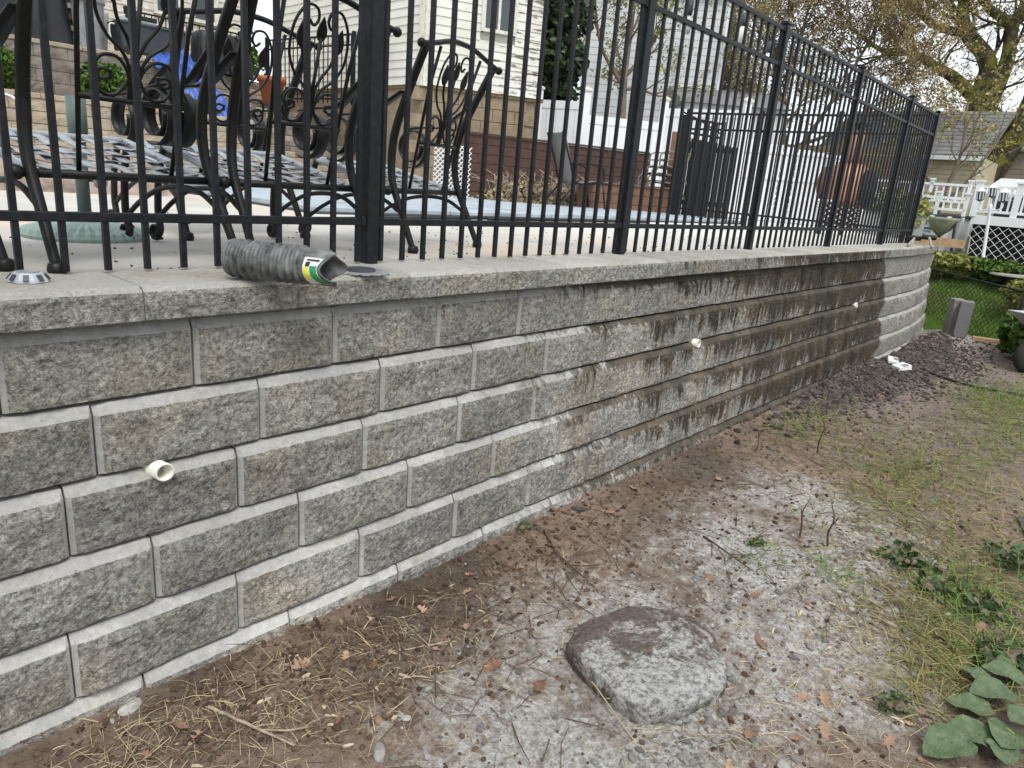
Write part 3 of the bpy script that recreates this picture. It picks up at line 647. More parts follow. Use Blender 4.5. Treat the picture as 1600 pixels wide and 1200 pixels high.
block_wall('terrace_wall', 'tan block lower terrace wall behind the patio', (.6, 7.68), (5.35, 7.78), 1.174, 6, .135, .42, 'terrace_tan', 'terrace_tan')
structure(MB().prism([(-7, 7.9), (5.3, 7.95), (5.3, 10.1), (-7, 10.1)], 1.0, 2.015).build('terrace', 'dirt'))
block_wall('terrace_wall', 'weathered grey block upper terrace wall below the house', (.9, 10.02), (5.6, 9.95), 2.0, 5, .16, .42, 'terrace_grey', 'terrace_tan')
structure(MB().prism([(-7, 10.2), (5.9, 10.15), (8.05, 11.6), (8.05, 18), (-7, 18)], 1.0, 2.85).build('upper_terrace', 'concrete'))
shrub('boxwood', 'small round boxwood on the lower terrace, mid left', (3.78, 8.45, 2.0), (.34, .3, .26), 'leaf_green', 2200, .045, 5)
shrub('boxwood', 'small round boxwood at the left edge of the terrace', (2.62, 8.75, 2.0), (.33, .3, .3), 'leaf_green', 2200, .045, 8)
shrub('boxwood', 'low green plant under the blue tarp', (4.75, 8.2, 2.0), (.35, .25, .12), 'leaf_green', 900, .045, 9)
# block steps up to the house
st = thing('block_steps', 'weathered block steps climbing beside the white house', 'steps', (5.9, 7.3, PZ), math.radians(7))
for k in range(10):
    z = k*.168
    for j, zz in enumerate((0, .084)):
        for i in range(5):
            MB().box(i*.36+(.18 if j else 0)-.09, i*.36+.352+(.18 if j else 0)-.09, k*.36, k*.36+.4, z+zz, z+zz+.08, .008).build('block', 'terrace_grey' if (i+k+j) % 3 else 'terrace_tan', st)
# ------------------------------------------------------------------ things on the upper terrace
def clapboards(root, L, z0, z1, mt, ex=.125, x0=0, holes=(), th=.018):
    z = z0; k = 0
    while z < z1:
        segs = [(x0, x0+L)]
        for (a, b, c, d) in holes:
            if z+ex > c and z < d: segs = [q for s_ in segs for q in ((s_[0], min(s_[1], a)), (max(s_[0], b), s_[1])) if q[1]-q[0] > .02]
        for a, b in segs:
            MB().add([(a, -th, z), (b, -th, z), (b, -.004, z+ex+.01), (a, -.004, z+ex+.01), (a, 0.01, z), (b, .01, z), (b, .01, z+ex+.01), (a, .01, z+ex+.01)], [(0, 1, 2, 3), (0, 4, 5, 1), (0, 3, 7, 4), (1, 5, 6, 2), (3, 2, 6, 7)]).build('siding_board', mt, root)
        z += ex; k += 1
def window(root, x0, x1, z0, z1, panes=2, fm='cream_trim'):
    fw = .05
    w_ = MB().box(x0-fw, x0, -.05, .02, z0-fw, z1+fw).box(x1, x1+fw, -.05, .02, z0-fw, z1+fw).box(x0, x1, -.05, .02, z1, z1+fw).box(x0-.03, x1+.03, -.07, .02, z0-fw, z0).build('window', fm, root)
    for i in range(panes):
        a = x0+(x1-x0)*i/panes; b = x0+(x1-x0)*(i+1)/panes; MB().box(a+.02, b-.02, -.012, 0, z0+.02, z1-.02).build('pane', 'glass_dark', w_); MB().box(a, a+.02, -.03, .01, z0, z1).box(b-.02, b, -.03, .01, z0, z1).build('sash', fm, w_)
hs_ = thing('cream_house', 'cream sided house end with dark windows behind the terrace', 'house', (3.6, 12.3, 2.85), math.radians(-4))
MB().box(0, 4.0, .012, 3, 0, 3.2).build('wall', 'siding_cream', hs_); clapboards(hs_, 4.0, 0, 3.2, 'siding_cream', .13, 0, ((2.35, 2.85, 1.0, 2.2), (3.0, 3.5, 1.0, 2.2)))
window(hs_, 2.4, 2.8, 1.05, 2.15, 1); window(hs_, 3.05, 3.45, 1.05, 2.15, 1); MB().box(3.98, 4.1, -.03, .08, 0, 3.2).build('corner_board', 'vinyl_white', hs_)
t = thing('slat_panel', 'dark panel of horizontal slats behind the covered grill', 'panel', (1.6, 11.4, 2.85))
MB().box(0, 3.2, .03, .06, 0, 1.5).build('backing', 'soot_black', t)
for k in range(9): MB().box(0, 3.2, 0, .025, .05+k*.16, .12+k*.16).build('slat', 'lumber_old' if k % 3 else 'composite_brown', t)
for x in (0, 1.6, 3.1): MB().box(x, x+.1, -.02, .0, 0, 1.6).build('post', 'cream_trim', t)
def tarp_heap(name, label, c, r, mt, seed, folds=6, boxy=.5, cat='tarp'):
    def fn(u, v):
        a = u*2*PI; k = v
        cx = math.cos(a); sy = math.sin(a); q = 1/max(abs(cx), abs(sy))**boxy
        rr = (.55+.45*min(1, (1-k)*2.2)) if k > .55 else 1.0
        w_ = 1+.07*math.sin(folds*a+seed+3*k)+.10*nz(cx*2+seed, sy*2, k*3)
        zz = min(1, k/.62)
        if k > .9: rr *= (1-k)*10*.9+.001
        return (r[0]*cx*q*rr*w_*(1-.2*zz), r[1]*sy*q*rr*w_*(1-.2*zz), r[2]*(zz+.05*nz(cx*3, sy*3+seed, k*2)*zz+.08*max(0, k-.62)))
    return tag(MB().grid(64, 26, fn).build(name, mt, None, True, c), label, cat)
tarp_heap('covered_grill', 'black cover draped over a tall grill on the terrace', (3.78, 10.75, 2.85), (.36, .34, 1.05), 'tarp_black', 2, 7, .5, 'grill cover')
tarp_heap('covered_grill', 'black cover over a low wide grill at far left', (3.02, 10.85, 2.88), (.5, .35, .75), 'tarp_black', 5, 5, .6, 'grill cover')
t = thing('trash_bin', 'grey ribbed plastic bin on the terrace edge', 'bin', (4.28, 10.42, 2.88))
m = MB(); n = 32
for k, (r, z) in enumerate(((.17, 0), (.21, .62), (.235, .63), (.235, .68), (.22, .685), (.2, .6))):
    m.v += [((r+(.005 if (j//2) % 2 and k < 2 else 0))*math.cos(2*PI*j/n), (r+(.005 if (j//2) % 2 and k < 2 else 0))*math.sin(2*PI*j/n), z) for j in range(n)]
    if k: o = (k-1)*n; m.f += [(o+j, o+(j+1) % n, o+n+(j+1) % n, o+n+j) for j in range(n)]
m.mi = [0]*len(m.f); m.build('bucket', 'plastic_grey', t)
t = thing('leafy_plant', 'red-leaved plant in a pale pot behind the grey bin', 'plant', (4.55, 10.95, 2.85))
MB().lathe([(.14, 0), (.2, .62), (.21, .66), (.18, .66)], 16).build('pot', 'cream_trim', t, True)
rr_ = random.Random(4)
for k in range(11):
    a = rr_.uniform(0, 6.28); l_ = rr_.uniform(.25, .42); z = rr_.uniform(.75, 1.15); d = Vector((math.cos(a), math.sin(a), rr_.uniform(-.2, .8))).normalized(); o = Vector((0, 0, z-.1)); sdv = d.cross(Vector((0, 0, 1))).normalized()*.09
    MB().add([o, o+d*l_*.45+sdv, o+d*l_+Vector((0, 0, -.06)), o+d*l_*.45-sdv], [(0, 1, 2, 3)]).build('leaf', 'plant_red' if k % 3 else 'plastic_dark', t)
MB().tube([(0, 0, .6), (.02, 0, 1.15)], .012, 6).build('stem', 'twig', t)
t = thing('storage_cart', 'dark grey plastic storage cart with lid and wheels on the terrace', 'cart', (4.62, 10.22, 2.89), math.radians(-3))
MB().add([(0.05, 0, .06), (.98, 0, .06), (.98, .4, .06), (.05, .4, .06), (0, -.03, .42), (1.05, -.03, .42), (1.05, .43, .42), (0, .43, .42)], [(0, 3, 2, 1), (4, 5, 6, 7), (0, 1, 5, 4), (1, 2, 6, 5), (2, 3, 7, 6), (3, 0, 4, 7)]).build('tub', 'plastic_dark', t)
MB().box(-.02, 1.07, -.05, .45, .42, .46, .012).build('lid', 'plastic_dark', t); MB().box(.1, .55, 0, .4, .462, .56, .02).build('tray', 'deck_white', t); MB().box(.1, .55, -.012, 0, .50, .565).build('tray_band', 'soot_black', t)
for x in (.12, .9): MB().tube([(x, -.02, .06), (x, .02, .06)], .06, 14).build('wheel', 'rubber', t)
MB().tube(cr([(-.02, .1, .40), (-.09, .1, .38), (-.09, .1, .2), (-.05, .1, .12)], 5), .013, 8).build('handle', 'pvc', t, True)
def small_rail(name, label, p0, p1, z0, h, n):
    A = Vector(p0); B = Vector(p1); d = B-A; t = thing(name, label, 'railing', (*p0, z0), math.atan2(d.y, d.x)); L = d.length
    for z in (.08, h-.15, h): MB().box(0, L, -.012, .012, z, z+.025).build('rail', 'black_paint', t)
    pk = MB().box(-.007, .007, -.007, .007, .03, h).mesh('baluster', 'black_paint')
    for k in range(n): place('baluster', pk, t, (L*(k+.5)/n, 0, 0))
    for x in (0, L): MB().box(x-.025, x+.025, -.025, .025, 0, h+.06).build('post', 'black_paint', t)
    return t
small_rail('iron_railing', 'black railing in front of the cream house', (5.0, 10.9), (6.9, 10.9), 2.85, .75, 17)
small_rail('iron_railing', 'black railing beside the block steps', (7.25, 10.6), (7.45, 8.3), 2.5, 1.05, 20)
def tarp_fn(u, v):
    x = 4.98+u*.72; y = 10.05-v*1.35+.1*nz(u*3, v*3)
    z = 2.95-.55*v-.45*max(0, v-.55)*1.5+.16*nz(u*4, v*5, 3)+.07*nz(u*10, v*12, 5)+.03*nz(u*24, v*24, 8)-.35*u*(v)+.18*math.sin(PI*u)
    return (x+.15*nz(v*3, u*2, 4)+.15*v*u, y, max(2.02, z-.1))
tag(MB().grid(60, 70, tarp_fn).build('blue_tarp', 'tarp_blue', None, False), 'crumpled bright blue tarp spilling over the terrace wall', 'tarp')
tarp_heap('black_tarp', 'black cloth bundled behind the blue tarp', (6.35, 10.5, 2.85), (.55, .3, .62), 'tarp_black', 9, 6, .2)
t = thing('clay_pot', 'orange terracotta pot at the top of the steps', 'pot', (6.75, 9.6, 2.45)); MB().lathe([(.15, 0), (.21, .32), (.235, .32), (.24, .4), (.2, .4), (.18, .34)], 20).build('pot_body', 'terracotta', t, True); MB().lathe([(.19, .345), (.0, .35)], 20).build('soil', 'dirt', t)
shrub('hedge', 'dense green hedge beyond the blue tarp', (7.9, 14.6, 2.85), (1.3, .8, .95), 'leaf_green', 5000, .09, 21, 'hedge')
t = thing('downspout_conduit', 'grey cable hanging down past the parasol pole', 'cable', (2.0, 7.2, PZ)); MB().tube(cr([(-.1, 3.6, 1.75), (.12, 2.4, 1.3), (.35, 1.1, .88), (.5, .3, .75), (.55, .2, .3), (.75, .1, 0.01)], 6), .012, 6).build('cable', 'deck_white', t, True)
t = thing('tarp_pile', 'rumpled brown tarp and cardboard heaped on the patio at left', 'tarp', (1.9, 4.5, PZ))
MB().grid(50, 30, lambda u, v: (-1.2+2.0*u+.1*nz(u*3, v*3), -.45+1.1*v+.1*nz(u*4, v*2, 3), max(.0, (.30+.16*nz(u*4, v*4, 2)+.09*nz(u*11, v*9, 4))*math.sin(PI*u)**.4*math.sin(PI*v)**.5))).build('tarp', 'tarp_brown', t)
MB().obox((.1, .2, .27), (1.5, .5, .36), .5, .03).build('cardboard', 'tarp_brown', t); MB().obox((-.9, .5, .33), (.4, .6, .42), .6, .03).build('cardboard', 'cream_trim', t)
# pale blue slabs laid along the back of the patio
dk = structure(MB().box(3.0, 10.4, 2.62, 6.0, PZ, PZ+.012).build('slab_bed', 'slab_dark'))
for j in range(6):
    x = 2.95-.3*(j % 2)
    while x < 10.3:
        L_ = R_.uniform(1.1, 1.5); MB().box(max(3.02, x), min(10.35, x+L_-.015), 2.64+j*.55, 2.64+j*.55+.53, PZ+.012, PZ+.05+R_.uniform(0, .008), .006).build('slab', 'slab_blue', dk); x += L_
for i, (a, b, l) in enumerate((((3.4, 2.3), (5.4, 2.5), 'dark metal rod lying on the patio past the chairs'), ((2.4, 2.0), (4.3, 2.35), 'thin dark pipe lying across the patio'), ((4.6, 2.38), (7.3, 2.42), 'long dark pipe along the front of the blue slabs'))):
    tag(MB().tube([(0, 0, .014), ((b[0]-a[0])*.5, (b[1]-a[1])*.5+.02, .014), (b[0]-a[0], b[1]-a[1], .014)], .013, 8).build('metal_rod', 'iron', None, True, (*a, PZ)), l, 'rod', 'rods on the patio')
# ------------------------------------------------------------------ white house
C0 = (7.87, 7.08); hA = math.atan2(11.4-7.08, 8.14-7.87); hB = math.atan2(5.9-7.08, 10.35-7.87)
wh = thing('white_house', 'white clapboard house with peeling paint on a tan block foundation', 'house', (*C0, PZ))
def face(nm, an, L, flip):
    f_ = place(nm, None, wh, (0, 0, 0), an); return f_
poly = [(0, 0), (2.02*math.cos(hB), 2.02*math.sin(hB)), (2.02*math.cos(hB)+4.6*math.cos(hA), 2.02*math.sin(hB)+4.6*math.sin(hA)), (4.6*math.cos(hA), 4.6*math.sin(hA))]
cxp = sum(p[0] for p in poly)/4; cyp = sum(p[1] for p in poly)/4
MB().prism([(cxp+(x-cxp)*.985, cyp+(y-cyp)*.985) for x, y in poly], 1.67, 4.2).build('wall_core', 'siding_white', wh)
MB().prism([(cxp+(x-cxp)*.975, cyp+(y-cyp)*.975) for x, y in poly], 0, 1.69).build('foundation', 'cinder_block', wh)
# the two visible faces; boards run along local x, outward is local -y
f2 = MB().box(0, .1, -.035, .02, 1.66, 4.2).build('corner_board', 'cream_trim', wh, rz=hB)
clapboards(f2, 1.94, 1.69, 4.2, 'siding_white', .125, .1, ((.9, 1.5, 2.55, 3.2),))
window(f2, .95, 1.45, 2.62, 3.12, 2)
f1 = MB().box(-.1, 0, -.035, .02, 1.66, 4.2).build('corner_board', 'cream_trim', wh, rz=hA+PI)
clapboards(f1, 4.5, 1.69, 4.2, 'siding_white', .125, -4.6)
def cinder(par, x0, x1):
    vs = MB().box(0, .392, -.03, .05, 0, .192, .006).mesh('block', 'cinder_block')
    for k in range(8):
        x = x0-.2*(k % 2)
        while x < x1-.3: place('block', vs, par, (x, .055, .05+k*.2)); x += .4
    MB().box(x0, x1, -.0, .06, 1.64, 1.70).build('sill_board', 'fence_brown', par)
cinder(f2, .02, 2.1); cinder(f1, -4.6, 0)
# ------------------------------------------------------------------ ivy, grey house, sapling
iv = thing('ivy_tree', 'dark ivy covered trunk beside the white house', 'tree', (11.5, 7.85, 1.2)); rnd = random.Random(33); m = MB(); pts = []
for i in range(12000):
    z = rnd.uniform(1.2, 6.2); r = (.78+.3*nz(z*1.3, 3)+.22*nz(z*4, 7))*rnd.uniform(.4, 1.05); a = rnd.uniform(0, 6.28); pts.append((r*math.cos(a)*1.1, r*math.sin(a), z))
quads(m, pts, .11, rnd); m.build('crown', 'leaf_dark', iv); MB().tube(cr([(0, 0, 0), (.05, 0, 2), (0, .1, 4), (.1, 0, 6)], 4), [.28-.012*i for i in range(13)], 10).build('trunk', 'bark', iv, True)
gh = thing('grey_house', 'pale grey house wall glimpsed behind the sapling', 'house', (15.2, 9.5, 1.2), math.radians(-52)); MB().box(0, 3.4, 0, 5, 0, 5.0).build('wall', 'siding_grey', gh); MB().add([(-.2, -.2, 5), (3.6, -.2, 5), (3.6, 5, 5), (-.2, 5, 5), (1.7, -.2, 6.4), (1.7, 5, 6.4)], [(0, 1, 4), (3, 5, 2), (0, 4, 5, 3), (1, 2, 5, 4), (0, 3, 2, 1)]).build('roof', 'shingle', gh); MB().box(3.3, 3.42, -.03, .05, 0, 5).build('corner_board', 'vinyl_white', gh)
for k in range(30): MB().box(0, 3.4, -.014, 0, k*.165, k*.165+.15).build('siding_board', 'siding_grey', gh)
g3 = thing('low_shed', 'low grey shed roof behind the white vinyl fence', 'shed', (15.0, 6.4, 1.2), math.radians(-50)); MB().box(0, 2.2, 0, 2, 0, 2.3).build('wall', 'siding_grey', g3); MB().add([(-.1, -.15, 2.3), (2.3, -.15, 2.3), (2.3, 2.1, 2.9), (-.1, 2.1, 2.9), (-.1, 2.1, 2.3), (2.3, 2.1, 2.3)], [(0, 1, 2, 3), (0, 3, 4), (1, 5, 2), (0, 4, 5, 1)]).build('roof', 'shingle', g3)
tree('sapling', 'slim bare sapling behind the white vinyl fence', (14.1, 7.45, 1.2), [([(14.1, 7.45, 1.2), (14.12, 7.45, 2.6), (14.05, 7.5, 3.9), (14.15, 7.55, 5.0), (14.1, 7.5, 6.2)], .11, .04, 9), ([(14.05, 7.5, 3.9), (14.5, 7.2, 4.6), (14.9, 7.0, 5.6)], .05, .02, 6), ([(14.05, 7.5, 3.7), (13.6, 7.9, 4.5), (13.4, 8.1, 5.6)], .05, .02, 6)], ['leaf_yellowgreen'], 3, .9, .01, .6, .05, 3, 'bark_fine', 12, 3)
# ------------------------------------------------------------------ white vinyl fence
vf = thing('vinyl_fence', 'white vinyl privacy fence with stepped panels and capped posts', 'fence', (10.85, 7.2, 1.2)); VP = [((10.85, 7.2), 3.02), ((11.2, 6.35), 2.80), ((12.45, 5.45), 3.06), ((12.75, 3.95), 3.06)]
for i, ((x, y), zt) in enumerate(VP):
    zp = 3.2; po = MB().box(-.065, .065, -.065, .065, 0, zp-1.2).build('post', 'vinyl_white', vf, loc=(x-10.85, y-7.2, 0), rz=-.6); MB().add([(-.085, -.085, 0), (.085, -.085, 0), (.085, .085, 0), (-.085, .085, 0), (-.085, -.085, .03), (.085, -.085, .03), (.085, .085, .03), (-.085, .085, .03), (0, 0, .09)], [(0, 3, 2, 1), (0, 1, 5, 4), (1, 2, 6, 5), (2, 3, 7, 6), (3, 0, 4, 7), (4, 5, 8), (5, 6, 8), (6, 7, 8), (7, 4, 8)]).build('post_cap', 'cream_trim', po, loc=(0, 0, zp-1.2))
    if i < 3:
        q = VP[i+1][0]; L_ = math.hypot(q[0]-x, q[1]-y); an = math.atan2(q[1]-y, q[0]-x); nb = int(L_/.17); fb = MB().box(.003, L_/nb-.003, -.018, .018, 0, zt-1.2-.12).mesh('fence_board', 'vinyl_white')
        for k in range(nb): place('fence_board', fb, vf, (x-10.85+math.cos(an)*L_*k/nb, y-7.2+math.sin(an)*L_*k/nb, 0), an)
        MB().box(.06, L_-.06, -.03, .03, zt-1.2-.14, zt-1.2).build('rail', 'vinyl_white', vf, loc=(x-10.85, y-7.2, 0), rz=an)
# ------------------------------------------------------------------ brown composite planters
def planter(name, label, p0, p1, z0, rows, bh, mt, depth=.5):
    A = Vector(p0); d = Vector(p1)-A; L_ = d.length; t = thing(name, label, 'planter', (*p0, z0), math.atan2(d.y, d.x))
    for k in range(rows):
        x = 0
        while x < L_-.01: b = min(L_, x+R_.uniform(1.1, 1.7)); MB().box(x, b-.006, R_.uniform(-.003, .003), .03, k*bh, k*bh+bh-.008, .003).build('board', mt, t); x = b
    MB().box(0, L_, .03, depth, 0, rows*bh-.05).build('soil', 'dirt', t)
    for x in (0, L_): MB().box(x-.05, x+.05, -.02, .04, 0, rows*bh+.01).build('post', mt, t)
    MB().box(-.03, L_+.03, -.03, .08, rows*bh, rows*bh+.025).build('top_board', mt, t); return t
planter('composite_planter', 'tall dark brown board planter wall below the vinyl fence', (8.1, 6.28), (11.35, 5.0), PZ, 7, .143, 'composite_brown')
planter('composite_planter', 'low reddish brown board planter behind the grey sling chair', (8.95, 4.6), (10.45, 3.78), PZ, 3, .14, 'composite_light')
rnd = random.Random(5); m = MB(); t2 = MB()
for i in range(3500):
    u = rnd.random(); v = rnd.random(); p = (7.7+u*1.9, 5.75-u*.75-v*.6, PZ+(.38*math.sin(PI*min(1, u*.9+.1))*math.sin(PI*v)**.6)*rnd.random()); quads(m, [p], .055, rnd)
stuff(m.build('leaf_pile', 'straw'), 'heap of dry leaves and vines before the brown planter', 'leaf pile')
for i in range(160):
    u = rnd.random(); v = rnd.random(); p = Vector((7.7+u*1.9, 5.7-u*.75-v*.6, PZ+.05)); q = p+Vector((rnd.gauss(0, .25), rnd.gauss(0, .2), rnd.uniform(.1, .5))); t2.tube(cr([p, (p+q)/2+Vector((rnd.gauss(0, .08), 0, .08)), q], 3), .005, 4, False)
stuff(t2.build('vine_tangle', 'twig_pale'), 'tangle of dry vine stems over the leaf heap', 'vines')
# sling chair
t = thing('sling_chair', 'grey fabric sling patio chair facing right, before the planter', 'chair', (8.6, 4.45, PZ), math.radians(-28))
MB().band(cr([(-.40, 0, 1.05), (-.33, 0, .95), (-.24, 0, .68), (-.14, 0, .42), (-.02, 0, .38), (.2, 0, .42), (.36, 0, .43), (.42, 0, .40)], 6), (0, .52, 0), .012).build('sling', 'sling_fabric', t, True)
for sy in (-.27, .27):
    MB().tube(cr([(-.41, sy, 1.06), (-.25, sy, .68), (-.13, sy, .40), (.2, sy, .42), (.43, sy, .40)], 5), .013, 8).build('side_frame', 'iron', t, True)
    MB().tube(cr([(-.22, sy, .62), (-.1, sy, .66), (.15, sy, .66), (.28, sy, .60), (.3, sy, .45), (.26, sy, .42)], 5), .013, 8).build('armrest', 'iron', t, True)
    MB().tube([(.3, sy, .42), (.38, sy, .02)], .013, 8).build('front_leg', 'iron', t, True); MB().tube([(-.1, sy, .42), (-.42, sy, .02)], .013, 8).build('rear_leg', 'iron', t, True)
    MB().tube([(-.44, sy, .014), (.42, sy, .014)], .014, 8).build('runner', 'iron', t, True)
# stacked chairs, each one a thing
for i in range(4):
    t = thing('stacking_chair', ['lowest', 'second', 'third', 'topmost'][i]+' of the stacked tan framed chairs by the dark panel', 'chair', (10.75+i*.03, 4.35-i*.04, PZ+.12*i), math.radians(-40), 'stacked chairs')
    for sy in (-.25, .25):
        MB().tube(cr([(.30, sy, .85), (.22, sy, .6), (.12, sy, .40), (-.28, sy, .40), (-.33, sy, .0)], 5), .013, 6).build('frame', 'sling_frame', t, True); MB().tube(cr([(.24, sy, .62), (-.1, sy, .64), (-.26, sy, .60), (-.27, sy, .42)], 5), .013, 6).build('armrest', 'sling_frame', t, True); MB().tube([(.12, sy, .40), (.3, sy, 0)], .012, 6).build('rear_leg', 'sling_frame', t, True)
    MB().band(cr([(.30, 0, .85), (.2, 0, .55), (.12, 0, .40), (-.28, 0, .40)], 5), (0, .46, 0), .01).build('sling', 'tarp_black', t, True)
# dark slatted panels leaning beside the gate
t = thing('slat_panel', 'tall dark slatted panel with a brown post beside the gate', 'panel', (10.72, 4.2, PZ), math.atan2(3.3-4.2, 11.3-10.72))
MB().box(0, .09, -.04, .05, 0, 1.32).build('post', 'composite_light', t)
for k in range(9): MB().box(.10+k*.108, .10+k*.108+.10, 0, .03+.006*(k % 2), 0.02, 1.27-.015*k).build('slat', 'soot_black', t)
for z in (.2, 1.05): MB().box(.1, 1.07, .036, .06, z, z+.08).build('rail', 'soot_black', t)
# white doors and lattice beyond the side fence
t = thing('board_fence', 'row of white panelled boards beyond the side fence', 'fence', (12.9, 4.0, PZ), math.atan2(2.45-4.0, 13.7-12.9))
for k in range(7): MB().box(k*.25, k*.25+.235, 0, .04, .02, 1.42-.03*k, .006).build('board', 'vinyl_white', t)
for z in (.75, 1.2): MB().box(0, 1.75, -.015, 0, z, z+.05).build('rail', 'vinyl_white', t)
t = thing('lattice_panel', 'low white lattice panel leaning by the side fence', 'lattice', (11.6, 3.0, PZ), math.radians(-62))
def lattice(t, L_, H_, sp, w_, mt, z0=0.):
    for sgn in (1, -1):
        x = -H_
        while x < L_+H_:
            a = (x, z0); b = (x+sgn*H_, z0+H_)
            pts = []
            for f_ in (0, 1):
                pts.append((a[0]+(b[0]-a[0])*f_, a[1]+(b[1]-a[1])*f_))
            x0, x1 = sorted((pts[0][0], pts[1][0])); lo, hi = max(x0, 0), min(x1, L_)
            if hi-lo > .03:
                def zz(xx): return a[1]+(xx-a[0])/(b[0]-a[0])*(b[1]-a[1])
                MB().obox((lo, -.004*sgn, zz(lo)), (hi, -.004*sgn, zz(hi)), .006, w_, (0, 1, 0)).build('slat', mt, t)
            x += sp
lattice(t, 1.6, .42, .085, .03, 'vinyl_white')
for z in (-.02, .42): MB().box(0, 1.6, -.012, .012, z+.02, z+.05).build('frame', 'vinyl_white', t)
t = thing('lattice_panel', 'white lattice scrap standing behind the chairs near the leaf heap', 'lattice', (6.78, 5.52, PZ), math.radians(-20)); lattice(t, .55, .75, .07, .028, 'vinyl_white')
t = thing('wood_fence', 'brown horizontal board fence far behind the white panels', 'fence', (17.2, 6.9, 1.1), math.atan2(2.2-6.9, 18.0-17.2))
for k in range(11): MB().box(0, 4.7, 0, .025, .1+k*.155, .1+k*.155+.135).build('board', 'fence_brown', t)
for x in (0, 1.55, 3.1, 4.6): MB().box(x, x+.1, .025, .12, 0, 1.95).build('post', 'fence_brown', t)
# copper chimenea
t = thing('chimenea', 'copper outdoor fireplace with tall flue and dark round door', 'fireplace', (12.5, 1.9, PZ), 0)
MB().lathe([(.26, 0), (.28, .05), (.27, .36), (.33, .4), (.36, .42), (.36, .46)], 22).build('pedestal', 'rust_brown', t, True); MB().lathe([(.36, .46), (.37, .6), (.35, .85), (.27, 1.0), (.17, 1.06)], 22).build('firebox', 'copper', t, True); MB().lathe([(.16, 1.06), (.14, 1.5), (.12, 1.56)], 18).build('flue', 'copper', t, True); MB().lathe([(.19, 1.03), (.19, 1.07), (.16, 1.075)], 18).build('collar', 'rust_brown', t); MB().lathe([(.02, 1.76), (.2, 1.66), (.2, 1.64), (.02, 1.65)], 16).build('rain_cap', 'soot_black', t); MB().tube([(0, 0, 1.5), (0, 0, 1.66)], .02, 6).build('cap_rod', 'soot_black', t)
MB().ball((-.10, -.34, .68), (.2, .14, .30), 10).build('door', 'soot_black', t, True); MB().ball((-.05, .33, .72), (.22, .12, .28), 10).build('side_screen', 'rust_brown', t, True)
# ------------------------------------------------------------------ tools at the far end of the cap
def hammer(label, a, b, hl):
    A = Vector(a); d = Vector(b)-A; L_ = d.length; t = thing('sledge_hammer', label, 'hammer', a, math.atan2(d.y, d.x), 'hammers on the cap'); el = math.atan2(d.z, math.hypot(d.x, d.y))
    m = MB().tube([(L_*k/6*math.cos(el), .003*math.sin(k), L_*k/6*math.sin(el)+.017) for k in range(7)], [.017, .0165, .015, .0145, .0145, .015, .016], 10).build('handle', 'lumber_old', t, True)
    m = MB().tube([(L_*math.cos(el), -.08, L_*math.sin(el)+.02), (L_*math.cos(el), -.06, L_*math.sin(el)+.02), (L_*math.cos(el), .06, L_*math.sin(el)+.02), (L_*math.cos(el), .08, L_*math.sin(el)+.02)], [.024, .03, .03, .024], 8).build('head', 'iron', t)
hammer('sledge hammer with worn handle lying slanted on the far cap', (8.75, -.03, 1.182), (9.7, .14, 1.235), .1)
hammer('second hammer with its handle end towards the camera on the far cap', (8.95, -.215, 1.182), (9.68, -.02, 1.26), .1)
tag(MB().obox((0, 0, .05), (.13, -.52, .05), .045, .10).build('timber_offcut', 'lumber', None, False, (9.93, .18, 1.181)), 'short raw timber offcut lying across the end of the cap', 'timber')
# two spare blocks stood on end at the wall's end
for i, (x, y, rz, mt, l) in enumerate(((10.55, -.345, .5, 'block_rough', 'spare block stood on end, rough face showing, touching the wall end'), (10.4, -.47, .15, 'block_cut', 'dark spare block stood on end beside the rough one'))):
    t = thing('spare_block', l, 'block', (x, y, gz(x, y)-.01), rz, 'spare blocks at the wall end')
    MB().box(-.09, .09, -.07, .07, 0, .455+.0*i, .008).build('block_body', mt if i else 'block_rough', t); MB().box(-.07, .07, -.08, -.07, .02, .44, .006).build('block_face', 'block_rough' if i == 0 else 'block_cut', t)
tag(MB().obox((0, 0, .02), (.35, -1.5, .03), .09, .05).build('timber_edging', 'lumber', None, False, (10.55, -.6, gz(10.5, -.6)-.005)), 'pale timber edging board between the gravel and the lawn', 'timber')
# wheelbarrow, only its front shows
t = thing('wheelbarrow', 'wheelbarrow at the right edge of the picture', 'wheelbarrow', (9.35, -1.33, gz(9.3, -1.33)), math.radians(150))
MB().lathe([(.06, -.05), (.165, -.045), (.19, 0), (.165, .045), (.06, .05)], 22).build('wheel', 'rubber', t, True).rotation_euler = (PI/2, 0, 0)
t.children[0].location = (.05, 0, .18)
MB().add([(-.15, -.2, .42), (-.9, -.25, .36), (-.9, .25, .36), (-.15, .2, .42), (.1, -.33, .62), (-1.05, -.36, .60), (-1.05, .36, .60), (.1, .33, .62)], [(0, 1, 2, 3), (0, 4, 5, 1), (1, 5, 6, 2), (2, 6, 7, 3), (3, 7, 4, 0)]).build('tray', 'steel', t)
for sy in (-1, 1): MB().tube([(.12, sy*.06, .18), (-.3, sy*.2, .36), (-1.4, sy*.3, .55)], .018, 8).build('handle', 'lumber_old', t, True); MB().tube([(-.7, sy*.24, .4), (-.8, sy*.24, 0.01)], .014, 6).build('leg', 'steel', t)
